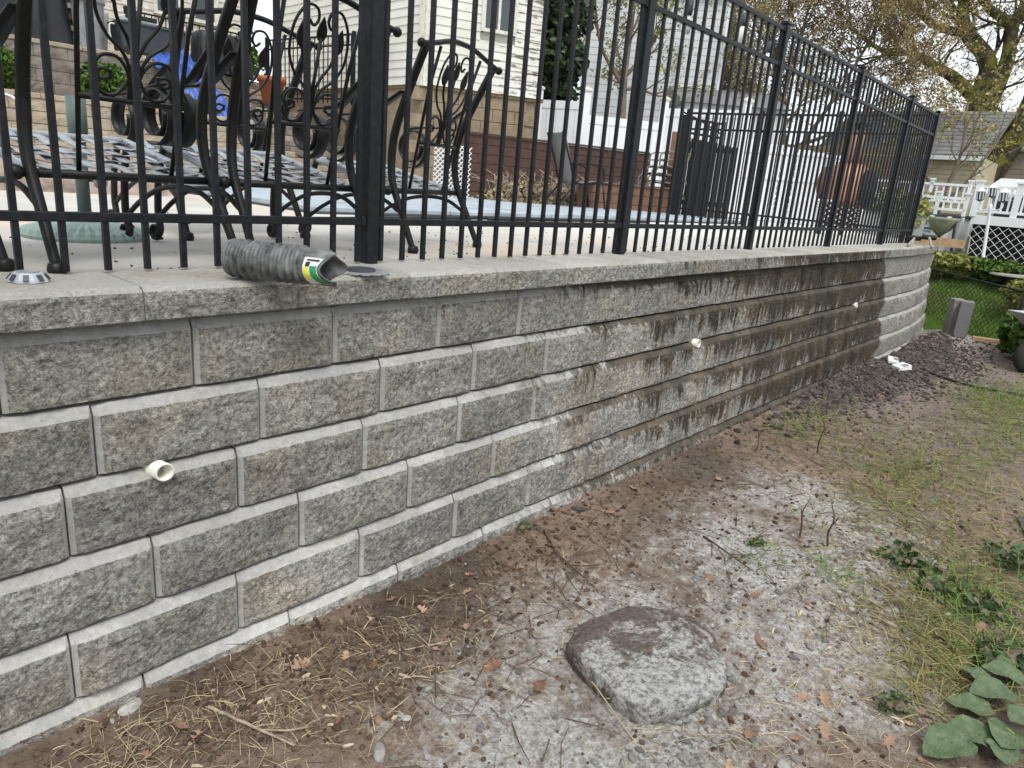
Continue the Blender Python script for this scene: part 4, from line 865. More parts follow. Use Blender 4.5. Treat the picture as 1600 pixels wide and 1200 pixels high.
# ------------------------------------------------------------------ neighbour's yard on the right
cl = thing('chain_link_fence', 'low sagging chain link fence beside the lawn', 'fence', (11.9, .55, .05), math.atan2(-2.9, -2.35)); L_ = 3.9; H_ = .66
MB().tube([(0, 0, H_+.1), (L_*.5, 0, H_+.02), (L_, 0, H_+.03)], .014, 8).build('top_rail', 'iron', cl, True)
for x in (0, 2.0, 3.88): MB().tube([(x, 0, -.1), (x, 0, H_+.12)], .02, 8).build('post', 'iron', cl, True)
m = MB(); k = -H_
while k < L_:
    for sg in (1, -1):
        a = max(k, 0); b = min(k+H_, L_)
        if b-a > .02: m.obox((a, .003*sg, (a-k) if sg > 0 else H_-(a-k)), (b, .003*sg, (b-k) if sg > 0 else H_-(b-k)), .004, .004, (0, 1, 0))
    k += .075
m.build('mesh_wire', 'iron', cl)
pw_ = thing('pool', 'above-ground pool with pale ribbed wall and dark rim', 'pool', (17.0, 3.6, .75)); n = 40; rad = 2.85
MB().lathe([(rad, 0), (rad, .80), (rad-.1, .80), (rad-.1, .5)], 48).build('wall', 'pool_wall', pw_, False); MB().lathe([(rad-.14, .80), (rad+.05, .79), (rad+.05, .83), (rad-.14, .84)], 48).build('rim', 'plastic_dark', pw_)
for k in range(n):
    a = 2*PI*k/n+.05; MB().box(rad-.005, rad+.06, -.06, .06, 0, .79, .012).build('upright', 'deck_white' if k % 2 else 'pool_wall', pw_, rz=a)
def white_rail(name, label, p0, p1, z0, h, sp, postn, pwid=.07):
    A = Vector(p0); d = Vector(p1)-A; L_ = d.length; t = thing(name, label, 'railing', (*p0, z0), math.atan2(d.y, d.x))
    for z in (.06, h-.04): MB().box(0, L_, -.03, .03, z, z+.045).build('rail', 'deck_white', t)
    bm = MB().box(-.016, .016, -.016, .016, .1, h-.04).mesh('baluster', 'deck_white'); x = sp
    while x < L_-sp/2: place('baluster', bm, t, (x, 0, 0)); x += sp
    for i in range(postn):
        p = MB().box(-pwid/2, pwid/2, -pwid/2, pwid/2, -.02, h+.06).build('post', 'deck_white', t, loc=(L_*i/(postn-1), 0, 0)); MB().box(-pwid/2-.02, pwid/2+.02, -pwid/2-.02, pwid/2+.02, h+.06, h+.09).build('post_cap', 'deck_white', p)
    return t
white_rail('deck_railing', 'lower white railing along the pool rim', (14.95, 2.4), (15.1, .62), 1.58, .30, .12, 5, .06)
white_rail('deck_railing', 'upper white railing behind the pool rim railing', (16.6, 2.9), (16.7, .9), 1.75, .42, .12, 4, .06)
dk2 = thing('deck', 'raised white deck with lattice skirt at the right edge', 'deck', (15.35, .52, .75), -PI/2)
MB().box(0, 2.6, 0, 3, .80, .86).build('floor', 'deck_white', dk2); MB().box(0, 2.6, -.03, 0, .70, .86).build('fascia', 'deck_white', dk2); MB().box(.0, 2.6, .3, 2.9, 0.0, .7).build('underdeck_shade', 'soot_black', dk2)  # solid near-black box behind the lattice paints in the shade under the deck
sk = MB().box(0, 2.6, -.02, .0, .0, .03).build('skirt_rail', 'deck_white', dk2); lattice(sk, 2.6, .68, .15, .04, 'deck_white')
white_rail('deck_railing', 'white deck railing with square capped posts above the lattice', (15.35, .52), (15.45, -1.3), 1.6, .52, .1, 4, .1)
t = thing('lamp_post', 'leaning white lamp post with three lantern heads', 'lamp post', (14.0, -.03, .6)); t.rotation_euler = (math.radians(-6), math.radians(3), 0)
MB().lathe([(.07, 0), (.06, .04), (.05, .16), (.035, .2), (.033, .26), (.026, .3), (.024, 1.1), (.03, 1.12), (.03, 1.16), (.02, 1.2)], 12).build('pole', 'deck_white', t, True)
for k, (dy, z) in enumerate(((.16, 1.25), (0, 1.3), (-.16, 1.22))):
    MB().tube(cr([(0, 0, 1.12), (0, dy*.6, 1.1), (0, dy, 1.14), (0, dy, z)], 4), .012, 6).build('arm', 'deck_white', t, True)
    ln = MB().lathe([(.03, 0), (.055, .02), (.06, .12), (.05, .15)], 8, (0, dy, z)).build('lantern', 'glass_dark', t); MB().lathe([(.07, .15), (.03, .2), (.01, .23)], 8, (0, dy, z)).build('lantern_cap', 'deck_white', ln)
    for q in range(8): MB().tube([(.058*math.cos(q*PI/4), dy+.058*math.sin(q*PI/4), z+.02), (.062*math.cos(q*PI/4), dy+.062*math.sin(q*PI/4), z+.15)], .006, 4).build('lantern_bar', 'deck_white', ln)
tag(MB().obox((0, 0, 0), (.12, .05, .62), .02, .16).build('grey_plank', 'lumber_old', None, False, (13.9, .22, .6)), 'grey weathered plank leaning by the white lamp post', 'plank')
tag(MB().tube(cr([(13.9, .50, 1.5), (13.85, .47, 1.2), (13.8, .40, .85), (13.75, .2, .66)], 6), .022, 8).build('pool_hose', 'hose_black', None, True), 'black hose hanging down the pool wall', 'hose')
t = thing('canvas_hamper', 'olive canvas basin hanging on the pool wall', 'basin', (13.95, .70, 1.22)); MB().lathe([(.04, 0), (.16, .1), (.24, .26), (.25, .30), (.22, .28)], 16).build('basin', 'canvas_olive', t, True); MB().tube([(0, 0, .02), (0, -.01, -.5)], .025, 8).build('drain_hose', 'hose_black', t)
t = thing('pool_sign', 'small white and blue notice on the pool wall', 'sign', (14.1, .93, 1.3), -PI/2-.1); MB().box(-.07, .07, -.006, 0, -.07, .07).build('board', 'sticker_white', t); MB().box(-.055, .055, -.009, -.006, .0, .035).build('print', 'sign_blue', t); MB().box(-.05, .05, -.009, -.006, -.04, -.025).build('print', 'sign_blue', t)
shrub('bush', 'bright green low bush behind the wall end', (13.25, .35, lz(13.25)), (.45, .55, .17), 'leaf_yellowgreen', 2600, .06, 31, 'bush'); shrub('bush', 'leafy green bush right of the low one, below the lamp post', (13.3, -.3, lz(13.3)), (.45, .5, .15), 'leaf_green', 2600, .06, 32, 'bush'); shrub('flower_bush', 'dark green flower bush by the wheelbarrow', (10.1, -1.35, 0), (.45, .45, .28), 'leaf_green', 2400, .06, 35, 'bush'); shrub('flower_bush', 'pinkish budding shrub at the right edge', (11.9, -1.05, lz(11.9)), (.4, .4, .3), 'leaf_yellowgreen', 1600, .05, 37, 'bush')
rnd = random.Random(8); 
for i in range(3):
    p = (10.0+rnd.uniform(-.1, .1), -1.12-.07*i, .50-.05*i); t = thing('flower', ['orange flower highest on the dark bush', 'orange flower just under the highest one', 'lowest orange flower on the dark bush'][i], 'flower', p, 0, 'orange flowers'); 
    for k in range(6): a = k*PI/3; MB().add([(0, 0, 0), (.02*math.cos(a-.4), .02*math.sin(a-.4), .01), (.035*math.cos(a), .035*math.sin(a), .012), (.02*math.cos(a+.4), .02*math.sin(a+.4), .01)], [(0, 1, 2, 3)]).build('petal', 'flower_yellow', t)
t = thing('stump_table', 'round wooden stump table beyond the chain link fence', 'stump', (12.9, -.6, lz(12.9)), 0, None, (1, 1, .6)); MB().lathe([(.11, 0), (.09, .22), (.12, .36)], 14).build('stump', 'bark', t, True); MB().lathe([(.30, .36), (.32, .38), (.31, .42), (.0, .425)], 20).build('top', 'lumber_old', t)
# houses to the right
h2 = thing('tan_house', 'tan sided house with grey shingle roof behind the deck', 'house', (20.9, 5.3, .8), -PI/2); MB().box(0, 3.75, .02, 4.6, 0, 2.2).build('wall', 'siding_tan', h2)
for k in range(19): MB().box(0, 3.75, -.012, .02, k*.117, k*.117+.106).build('siding_board', 'siding_tan', h2)
rf = MB().add([(-.15, -.25, 2.12), (3.9, -.25, 2.12), (3.9, 2.3, 3.42), (-.15, 2.3, 3.42), (-.15, -.25, 2.2), (3.9, -.25, 2.2), (3.9, 2.3, 3.5), (-.15, 2.3, 3.5), (3.9, 4.85, 2.2), (-.15, 4.85, 2.2)], [(0, 1, 2, 3), (4, 7, 6, 5), (0, 4, 5, 1), (7, 9, 8, 6), (1, 5, 6, 2), (0, 3, 7, 4), (2, 6, 8), (3, 9, 7)]).build('roof', 'shingle', h2)
for k in range(12): MB().add([(-.15, -.25+k*.2125-.01, 2.212+k*.1083), (3.9, -.25+k*.2125-.01, 2.212+k*.1083), (3.9, -.25+(k+1)*.2125, 2.204+(k+1)*.1083), (-.15, -.25+(k+1)*.2125, 2.204+(k+1)*.1083)], [(0, 1, 2, 3)]).build('shingle_row', 'shingle', rf)
MB().box(3.68, 3.78, -.03, .05, 0, 2.15).build('corner_board', 'cream_trim', h2); MB().box(-.15, 3.9, -.3, -.25, 2.08, 2.18).build('gutter', 'siding_grey', h2)
h3 = thing('brown_house', 'brown gabled house end at the far right', 'house', (24.5, 1.75, .8), -PI/2); MB().add([(0, 0, 0), (5, 0, 0), (5, 0, 2.3), (2.5, 0, 3.9), (0, 0, 2.3), (0, 5, 0), (5, 5, 0), (5, 5, 2.3), (2.5, 5, 3.9), (0, 5, 2.3)], [(0, 1, 2, 3, 4), (0, 4, 9, 5), (1, 6, 7, 2)]).build('wall', 'siding_brown', h3)
for k in range(17): MB().box(.02, 4.98, -.015, 0, k*.135, k*.135+.12).build('siding_board', 'siding_brown', h3)
MB().add([(-.3, -.25, 2.12), (2.5, -.25, 3.92), (2.5, 5, 3.92), (-.3, 5, 2.12), (5.3, -.25, 2.12), (5.3, 5, 2.12), (-.3, -.25, 2.24), (2.5, -.25, 4.04), (2.5, 5, 4.04), (-.3, 5, 2.24), (5.3, -.25, 2.24), (5.3, 5, 2.24)], [(6, 7, 8, 9), (7, 10, 11, 8), (0, 1, 7, 6), (1, 4, 10, 7), (0, 3, 2, 1), (1, 2, 5, 4)]).build('roof', 'deck_white', h3)
sh = thing('white_awning', 'pale sunroom with white frame beside the brown house', 'sunroom', (19.4, .95, .8), -PI/2, None, (1, 1, .72)); MB().box(0, 2.5, 0, 2, 0, 1.75).build('wall', 'siding_grey', sh); MB().add([(-.15, -.3, 1.75), (2.7, -.3, 1.75), (2.7, 2, 2.35), (-.15, 2, 2.35), (-.15, -.3, 1.83), (2.7, -.3, 1.83), (2.7, 2, 2.43), (-.15, 2, 2.43)], [(4, 5, 6, 7), (0, 1, 5, 4), (0, 3, 2, 1), (0, 4, 7, 3), (1, 2, 6, 5)]).build('roof', 'siding_grey', sh); window(sh, .15, .8, .75, 1.65, 1, 'vinyl_white'); window(sh, 1.1, 1.6, .75, 1.65, 1, 'vinyl_white')
# ------------------------------------------------------------------ trees
tree('big_tree', 'large mossy forked tree with bare spreading limbs at right', (25.9, 2.6, .7), [
 ([(25.9, 2.6, .7), (25.7, 2.65, 3.0), (25.55, 2.8, 4.7), (25.56, 2.75, 5.9), (25.42, 3.47, 6.75), (25.36, 3.7, 7.6), (25.3, 3.6, 10)], .33, .13, 16),
 ([(25.6, 2.6, 3.2), (25.58, 2.45, 4.7), (25.56, 2.3, 6.0), (25.56, 2.35, 7.0), (25.62, 1.8, 8.0), (25.5, 1.3, 9.6)], .25, .10, 16),
 ([(25.56, 2.35, 6.9), (25.48, 3.0, 7.3), (25.4, 3.6, 7.9), (25.2, 4.6, 8.2)], .15, .05, 10),
 ([(25.55, 2.8, 4.9), (25.4, 3.5, 5.5), (25.33, 3.9, 5.74), (25.12, 4.7, 6.15), (24.9, 5.6, 6.3), (24.7, 6.5, 6.9)], .2, .04, 14),
 ([(25.42, 3.47, 6.7), (25.3, 4.3, 6.95), (25.1, 5.2, 7.6), (24.9, 6.2, 8.2)], .14, .04, 12)], ['leaf_yellowgreen', 'leaf_pale'], 3, 1.7, .012, .6, .05, 1, 'bark', 41, 4)
tree('big_tree', 'thick leaning mossy trunk at the right edge', (23.9, 1.95, .7), [([(23.9, 2.0, .7), (23.75, 1.75, 2.6), (23.75, 1.47, 3.5), (23.75, 1.15, 4.6), (23.72, 1.15, 6.0), (23.7, .9, 8)], .40, .22, 8), ([(23.75, 1.3, 4.2), (23.7, .6, 5.2), (23.6, -.2, 6.6)], .2, .08, 8)], ['leaf_yellowgreen', 'leaf_pale'], 3, 1.5, .012, .6, .05, 1, 'bark', 43, 4)
mo = MB(); rnd = random.Random(6); pts = []
for i in range(500):
    z = rnd.uniform(4, 7.6); pts.append((25.5+rnd.gauss(0, .2), 2.7+.2*nz(z, 3)+rnd.choice((-.32, .1, .35))+rnd.gauss(0, .12), z))
bt = [(21.3, 5.4, 1.2), (20.9, 6.3, .9)]
tree('budding_tree', 'wide budding tree with olive and brown twigs above the fence', (20.9, 6.2, .8), [
 ([(20.9, 6.2, .8), (20.8, 6.3, 2.6), (20.6, 6.6, 4.2), (20.3, 7.2, 6.0), (20, 7.8, 8.4)], .10, .03, 22), ([(20.8, 6.3, 2.4), (20.6, 5.4, 3.9), (20.6, 4.7, 5.4), (20.6, 4.1, 7.2)], .07, .02, 22),
 ([(20.8, 6.3, 2.2), (20.3, 7.5, 3.4), (19.8, 8.7, 4.6), (19.3, 9.6, 6.2)], .07, .02, 22), ([(20.7, 6.2, 3), (20.9, 4.9, 3.6), (21, 3.8, 4.6), (21.1, 3.0, 5.8)], .06, .018, 20), ([(20.6, 6.6, 4.2), (20.2, 6.2, 6), (20, 5.9, 8)], .06, .018, 20)], ['bud_leaf', 'bud_brown'], 3, 1.5, .01, .6, .036, 8, 'bark_fine', 51, 4)
tree('budding_tree', 'olive budding tree behind the middle fence posts', (18.6, 8.4, .8), [([(18.6, 8.4, .8), (18.5, 8.3, 2.2), (18.3, 8.2, 3.6), (18.2, 8.1, 5.4)], .08, .025, 22), ([(18.5, 8.3, 2), (18.5, 7.3, 3.1), (18.5, 6.5, 4.6)], .05, .018, 18), ([(18.5, 8.3, 2), (18.0, 9.3, 3.0), (17.8, 9.9, 4.4)], .05, .018, 18)], ['bud_leaf', 'bud_brown', 'leaf_pale'], 3, 1.15, .01, .6, .036, 9, 'bark_fine', 53, 4)
tree('small_tree', 'small yellow-green tree in front of the tan house', (17.6, 1.55, .8), [([(17.6, 1.5, .8), (17.55, 1.5, 1.9), (17.5, 1.35, 2.8), (17.5, 1.45, 3.8)], .05, .02, 12), ([(17.55, 1.5, 1.6), (17.5, 1.9, 2.4), (17.5, 2.25, 3.2)], .035, .015, 10), ([(17.55, 1.5, 1.7), (17.5, 1.05, 2.4), (17.5, .7, 3.3)], .035, .015, 10)], ['leaf_yellowgreen', 'bud_leaf'], 2, .75, .008, .65, .045, 2, 'bark_fine', 61, 3)
shrub('vine_clump', 'leafy vine tumbling over the white pool railing', (14.9, 1.7, 1.45), (.2, .6, .24), 'leaf_yellowgreen', 900, .05, 63, 'vine'); tree('small_tree', 'thin leafy weed stem rising by the corner fence post', (11.9, .75, 1.0), [([(11.9, .75, 1.0), (11.9, .72, 1.3), (11.88, .7, 1.5)], .012, .005, 9)], ['leaf_yellowgreen'], 3, .25, .006, .8, .045, 3, 'bark_fine', 66, 2, cat='weed')
shrub('hedge', 'dark conifer at the right edge behind the deck', (18.6, -.55, .8), (.6, .6, .95), 'leaf_dark', 2500, .08, 71, 'conifer')
# ------------------------------------------------------------------ ground details: the big flat stone
SP = [(1.759, -.823), (1.879, -.78), (2.027, -.804), (2.169, -.854), (2.261, -.968), (2.277, -1.093), (2.171, -1.19), (2.041, -1.28), (1.94, -1.305), (1.815, -1.27), (1.71, -1.218), (1.671, -1.175), (1.678, -1.066), (1.707, -.934)]
cx, cy = 1.96, -1.03; ring = [(v.x, v.y) for v in cr([(x, y, 0) for x, y in SP+SP[:1]], 4)][:-1]; m = MB(); n = len(ring)
RN = 26
def rp(k):
    if k < 5: return [(.96, -.05), (.985, -.02), (1.0, .0), (1.0, .016), (.99, .030)][k]
    q = (k-5)/(RN-5); return (.975*(1-q)+.01*q, .037+.010*min(1, q*4))
for k in range(RN+1):
    f_, z = rp(k)
    for j, (x, y) in enumerate(ring):
        e = 1+.035*nz(j*.55, .3)+.018*nz(j*1.7, k*.8)*(1 if k < 8 else .3); X = (x-cx)*f_*e; Y = (y-cy)*f_*e
        fx = X*9; fy = Y*9; rg = noise.ridged_multi_fractal(Vector((fx*.7, fy*.7, 1.5)), 1., 2.1, 4, 1., 2.)-1
        dz = (.007*nz(fx*.6, fy*.6)+.005*rg+.003*nz(X*45, Y*45, 5)+.0018*nz(X*110, Y*110, 8)) if k > 3 else 0
        m.v.append((X, Y, z+dz-(.05*(X*.75+Y*.75) if k > 1 else 0)))
    if k: o = (k-1)*n; m.f += [(o+j, o+n+j, o+n+(j+1) % n, o+(j+1) % n) for j in range(n)]
m.f.append(tuple(range(RN*n, (RN+1)*n))); m.mi = [0]*len(m.f)
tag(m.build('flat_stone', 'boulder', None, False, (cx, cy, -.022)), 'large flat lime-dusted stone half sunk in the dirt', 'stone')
# ------------------------------------------------------------------ loose bits: helpers
ICO = []; t_ = (1+5**.5)/2
ICOV = [Vector(v).normalized() for v in ((-1, t_, 0), (1, t_, 0), (-1, -t_, 0), (1, -t_, 0), (0, -1, t_), (0, 1, t_), (0, -1, -t_), (0, 1, -t_), (t_, 0, -1), (t_, 0, 1), (-t_, 0, -1), (-t_, 0, 1))]
ICOF = [(0, 11, 5), (0, 5, 1), (0, 1, 7), (0, 7, 10), (0, 10, 11), (1, 5, 9), (5, 11, 4), (11, 10, 2), (10, 7, 6), (7, 1, 8), (3, 9, 4), (3, 4, 2), (3, 2, 6), (3, 6, 8), (3, 8, 9), (4, 9, 5), (2, 4, 11), (6, 2, 10), (8, 6, 7), (9, 8, 1)]
def rock(m, p, r, rnd, flat=.6):
    e = Euler((rnd.uniform(-.4, .4), rnd.uniform(-.4, .4), rnd.uniform(0, 6.28))).to_matrix(); sx, sy = rnd.uniform(.7, 1.4), rnd.uniform(.6, 1.1)
    m.add([Vector(p)+e @ Vector((v.x*r*sx*k, v.y*r*sy*k, v.z*r*flat*k)) for v in ICOV for k in (rnd.uniform(.72, 1.2),)], ICOF)
def pick(rnd, zones):
    z = rnd.choices(zones, [q[-1] for q in zones])[0]
    while True:
        if z[3] < 0: return rnd.uniform(z[0], z[1]), rnd.uniform(z[2], z[3])
        x = rnd.gauss(z[0], z[2]); y = rnd.gauss(z[1], z[3])
        if y < -.13: return x, y
def hid(x, y): return ((x-1.96)/.33)**2+((y+1.03)/.27)**2 < .9
def rocks(name, mt, zones, n, r0, r1, seed, label, flat=.6):
    rnd = random.Random(seed); m = MB()
    for i in range(n):
        x, y = pick(rnd, zones)
        if hid(x, y): continue
        r = r0*(r1/r0)**(rnd.random()**1.7); rock(m, (x, y, gz(x, y)+r*flat*.35), r, rnd, flat)
    return stuff(m.build(name, mt), label, 'gravel')
rocks('gravel', 'gravel_dark', [(6.3, -.32, .7, .14, 2), (7.8, -.38, .7, .2, 3), (9.2, -.42, .6, .22, 2), (8.3, -.75, .9, .2, .8)], 5200, .009, .03, 1, 'dark crushed stone spread along the foot of the wall')
rocks('gravel', 'gravel_grey', [(3.0, -1.38, .45, .16, 3), (3.6, -1.5, .4, .15, 2), (1.72, -1.36, .13, .1, 2), (2.4, -1.0, .3, .2, 1.2), (2.6, -.95, .5, .25, 1), (1.3, -.9, .3, .2, .6), (10.2, -.75, .5, .3, 1.5)], 1500, .006, .02, 2, 'grey chipped stones scattered over the limed dirt', .5)
rocks('dirt_clods', 'clod', [(.3, 5, -2.3, -.14, 3), (5, 10, -1.6, -.14, 2), (2.2, -.3, 1.2, .15, 1), (1.0, -.35, .5, .14, 1.5)], 8000, .003, .014, 3, 'small crumbs of dark soil over the bare dirt', .7)
rocks('gravel', 'gravel_grey', [(.3, 4.5, -2.2, -.14, 1)], 1200, .003, .008, 4, 'fine pale grit sprinkled over the dirt')
def blades(name, mt, zones, n, l0, l1, w_, seed, label, lift=.25, cat='straw', aim=None):
    rnd = random.Random(seed); m = MB()
    for i in range(n):
        x, y = pick(rnd, zones)
        if hid(x, y): continue
        a = rnd.uniform(0, 6.28) if aim is None else rnd.gauss(aim, .8); L_ = rnd.uniform(l0, l1); d = Vector((math.cos(a), math.sin(a), 0)); s_ = Vector((-d.y, d.x, rnd.uniform(-.8, .8))).normalized()*w_*rnd.uniform(.6, 1.2)*.5; h = abs(rnd.gauss(0, lift))*L_; bend = rnd.gauss(0, .05)*L_
        p0 = Vector((x, y, gz(x, y)+.002)); p1 = p0+d*L_*.5+Vector((-d.y, d.x, 0))*bend; p2 = p0+d*L_
        if max(p1.y, p2.y) > -.10: continue
        p1.z = gz(p1.x, p1.y)+.004+h*.7; p2.z = gz(p2.x, p2.y)+.003+h*rnd.uniform(.2, 1.2)
        m.add([p0-s_, p0+s_, p1+s_, p1-s_, p2+s_*.4, p2-s_*.4], [(0, 1, 2, 3), (3, 2, 4, 5)])
    return stuff(m.build(name, mt), label, cat)
blades('straw', 'straw', [(.95, -.42, .3, .13, 5), (.6, -.28, .2, .08, 2), (1.3, -.62, .3, .16, 2), (1.75, -.95, .35, .2, 1.0), (1.72, -1.42, .2, .12, 2), (2.3, -1.62, .4, .2, 4), (2.75, -1.6, .4, .2, 3), (3.4, -1.5, .6, .3, 4), (4.6, -1.5, .9, .35, 6), (1.55, -.4, .3, .12, 1), (.4, 5, -1.7, -.15, 1.5)], 3900, .02, .11, .0019, 11, 'dry straw and pine needles strewn over the dirt', .12)
blades('dry_grass', 'grass_blade', [(4.4, -1.2, .6, .22, 3), (5.2, -.75, .5, .25, 1.5), (6.3, -1.45, .8, .25, 5), (7.3, -1.4, .7, .25, 5), (3.2, -1.75, .3, .16, 3), (2.72, -1.8, .16, .08, 2), (3.9, -1.6, .6, .25, 3), (5.3, -.38, .3, .08, .6), (2.2, 9.5, -4.2, -1.7, 9)], 7600, .05, .19, .0035, 12, 'flattened yellow green grass lying over the dirt', .16, 'grass')
blades('grass', 'grass_green', [(6.6, -1.55, .9, .2, 4), (4.6, -1.25, .5, .2, 2), (3.3, -1.8, .3, .14, 2), (7.6, -1.3, .5, .18, 3), (5.0, -.5, .4, .12, .7), (2.9, -1.0, .1, .06, .2), (3.0, -1.3, .1, .1, .3), (2.6, 9.5, -4.5, -1.9, 8)], 4600, .04, .15, .0035, 13, 'sparse green grass blades at the right of the dirt', .5, 'grass')
blades('bark_chips', 'wood_chip', [(3.0, -1.5, .4, .2, 3), (2.5, -1.3, .4, .25, 1), (1.0, -.5, .4, .2, 1), (3.8, -1.4, .6, .3, 1)], 330, .012, .05, .010, 14, 'small pale wood chips among the gravel', .05, 'wood chips')
blades('twig_litter', 'twig', [(5.0, -.7, .8, .3, 3), (2.2, -.4, .7, .18, 2), (1.6, -.6, .6, .3, 1.5), (3.6, -1.0, .8, .4, 2), (7.5, -.9, 1, .3, 1)], 900, .04, .2, .004, 15, 'thin dark twigs and roots scattered on the soil', .1, 'twigs')
# lawn grass beyond the edging board
rnd = random.Random(19); m = MB()
for i in range(9000):
    x = 10.75+rnd.random()**1.4*3.0; y = rnd.uniform(-2.0, .35); 
    if x < 11.6 and y > -.25-.0: continue
    z = lz(x)-.01; L_ = rnd.uniform(.04, .1); a = rnd.uniform(0, 6.28); d = Vector((math.cos(a)*.4, math.sin(a)*.4, 1)).normalized()*L_; s_ = Vector((-math.sin(a), math.cos(a), 0))*.005; p = Vector((x, y, z)); m.add([p-s_, p+s_, p+d], [(0, 1, 2)])
stuff(m.build('lawn_grass', 'grass_green'), 'short green lawn grass behind the chain link fence', 'grass')
# fallen oak leaves
def leafmesh(i):
    r = random.Random(90+i); m = MB(); L_ = 1.; pts = []
    for side in (1, -1):
        seq = []
        for k in range(9):
            u = k/8; w_ = .36*math.sin(PI*min(1, u*.9+.06))**.7*(1 if k % 2 else .45)*r.uniform(.8, 1.2); seq.append((u, side*w_))
        pts.append(seq)
    v = [(u, 0, 0) for u, _ in pts[0]]
    cv = r.uniform(.25, .9); tw = r.uniform(-.5, .5)
    def bend(u, w_): return (u-.5, w_, cv*w_*w_*1.6+.35*cv*(u-.5)**2+tw*w_*(u-.5)+.04*math.sin(u*9+i))
    V = [bend(u, 0) for u, _ in pts[0]]+[bend(u, w_) for u, w_ in pts[0]]+[bend(u, w_) for u, w_ in pts[1]]
    F_ = []
    for k in range(8): F_ += [(k, k+1, 9+k+1, 9+k), (k+1, k, 18+k, 18+k+1)]
    m.add(V, F_); m.tube([(-.5, 0, .09*cv), (-.72, .02, .05)], .012, 4)
    return m.mesh('oak_leaf', 'dead_leaf')
LM = [leafmesh(i) for i in range(6)]
LP = [(2.286, -.18), (2.759, -.316), (1.757, -.34), (1.516, -.704), (1.574, -.862), (2.333, -1.28), (2.25, -1.31), (2.194, -1.554), (2.153, -1.496), (1.704, -1.45), (2.285, -.331), (1.004, -.577), (.672, -.317), (2.6, -.944), (2.606, -1.138), (2.153, -1.757), (1.873, -1.443), (3.404, -1.833), (2.798, -1.892), (1.545, -.322), (1.052, -.303), (1.084, -.652), (2.05, -1.60), (1.95, -1.55), (3.1, -1.85), (2.9, -1.75), (1.5, -.2), (1.85, -.26), (3.1, -.25), (3.6, -.5)]
rnd = random.Random(44)
for i, (x, y) in enumerate(LP+[pick(rnd, [(1.2, -.5, .5, .18, 2), (2.6, -1.6, .6, .25, 2), (3.6, -1.3, .9, .4, 1)]) for _ in range(38)]):
    if hid(x, y): continue
    s_ = rnd.uniform(.035, .075) if i < 30 else rnd.uniform(.022, .05)
    o = place('oak_leaf', rnd.choice(LM), None, (x, y, gz(x, y)+.006), 0, (rnd.uniform(-.35, .35), rnd.uniform(-.35, .35), rnd.uniform(0, 6.28)), (s_, s_, s_)); tag(o, 'small curled brown dead leaf lying '+('on the strawy dirt at lower left' if x < 1.45 else 'on the brown soil near the wall foot' if y > -.5 else 'close beside the flat stone' if math.hypot(x-1.96, y+1.03) < .62 else 'in the grass and straw at lower right' if y < -1.4 else 'on the limed dirt right of the flat stone'), 'leaf', 'fallen dead leaves')
# twigs that stand out
TW = [((.756, -.295), (.80, -.42), (.865, -.568), .006, 'twig_pale', .012, 'forked pale stick lying in the straw below the weep pipe'), ((2.355, -.237), (2.24, -.42), (2.181, -.647), .006, 'twig', .01, 'dark crooked twig on bare soil above the flat stone'), ((2.90, -.76), (2.83, -.88), (2.79, -1.04), .005, 'twig', .02, 'yellowish thin stick right of the flat stone'), ((4.4, -1.225), (4.7, -1.2), (5.11, -1.28), .007, 'twig', .01, 'long dark stick in the flattened grass'), ((1.78, -.86), (1.70, -.98), (1.60, -1.2), .004, 'straw', .03, 'dry stem curling along the left rim of the flat stone')]
for a, b, c_, r, mt, h, l in TW:
    P0 = Vector((*a, gz(*a)+r)); t = thing('stick', l, 'stick', P0); pts = cr([Vector((x, y, gz(x, y)+r+hh))-P0 for (x, y), hh in ((a, 0), (b, h), (c_, 0))], 6)
    MB().tube([p+Vector((.006*nz(i*.9, 1), .006*nz(i*.9, 4), 0)) for i, p in enumerate(pts)], [r*(1-.5*i/len(pts)) for i in range(len(pts))], 6).build('stem', mt, t, True)
    q = pts[len(pts)*2//3]; MB().tube([q, q+Vector((.05, -.06, .006)), q+Vector((.10, -.08, .0))], r*.5, 5).build('side_shoot', mt, t, True)
for i, (x, y, h) in enumerate(((3.27, -1.075, .20), (3.28, -1.205, .22), (4.55, -.72, .26), (4.2, -.45, .16))):
    t = thing('upright_twig', ['thin bare twig standing in the white dust', 'crooked bare twig standing right of another in the dust', 'tall bare twig standing in the muddy middle ground', 'short bare twig standing near the wall foot'][i], 'twig', (x, y, gz(x, y)-.01), i*1.3)
    MB().tube(cr([(0, 0, 0), (.012, .006, h*.35), (-.004, .01, h*.7), (.03, .0, h)], 4), [.006-.00033*k for k in range(13)], 6).build('stem', 'twig', t, True); MB().tube([(.0, .008, h*.55), (-.025, .012, h*.8)], .0028, 5).build('side_shoot', 'twig', t)
# weeds and broad leaves at lower right
for i, (x, y, r, h, l) in enumerate(((3.45, -1.50, .10, .05, 'small dark green weed patch among dark gravel'), (3.28, -1.66, .09, .05, 'weed patch just right of the dark gravel'), (3.85, -1.88, .12, .07, 'green weed at the right edge by the slate'), (2.93, -1.93, .09, .05, 'round-leaved weed above the broad leaves'), (3.03, -.955, .03, .035, 'tiny green sprout in the white dust'), (2.3, -.165, .03, .03, 'tiny yellow green sprout at the wall foot'), (2.35, -1.72, .05, .03, 'low green weed in the straw at the bottom'), (3.25, -1.85, .10, .05, 'spreading weed in the grass at right'))):
    shrub('weed', l, (x, y, gz(x, y)-.005), (r*1.15, r*.9, h*.55), 'weed', int(50+r*800), .024 if r > .05 else .014, 200+i, 'weed', 1.1)
t = thing('broadleaf_plant', 'plant with broad green leaves in the lower right corner', 'plant', (2.50, -2.0, 0)); rnd = random.Random(77)
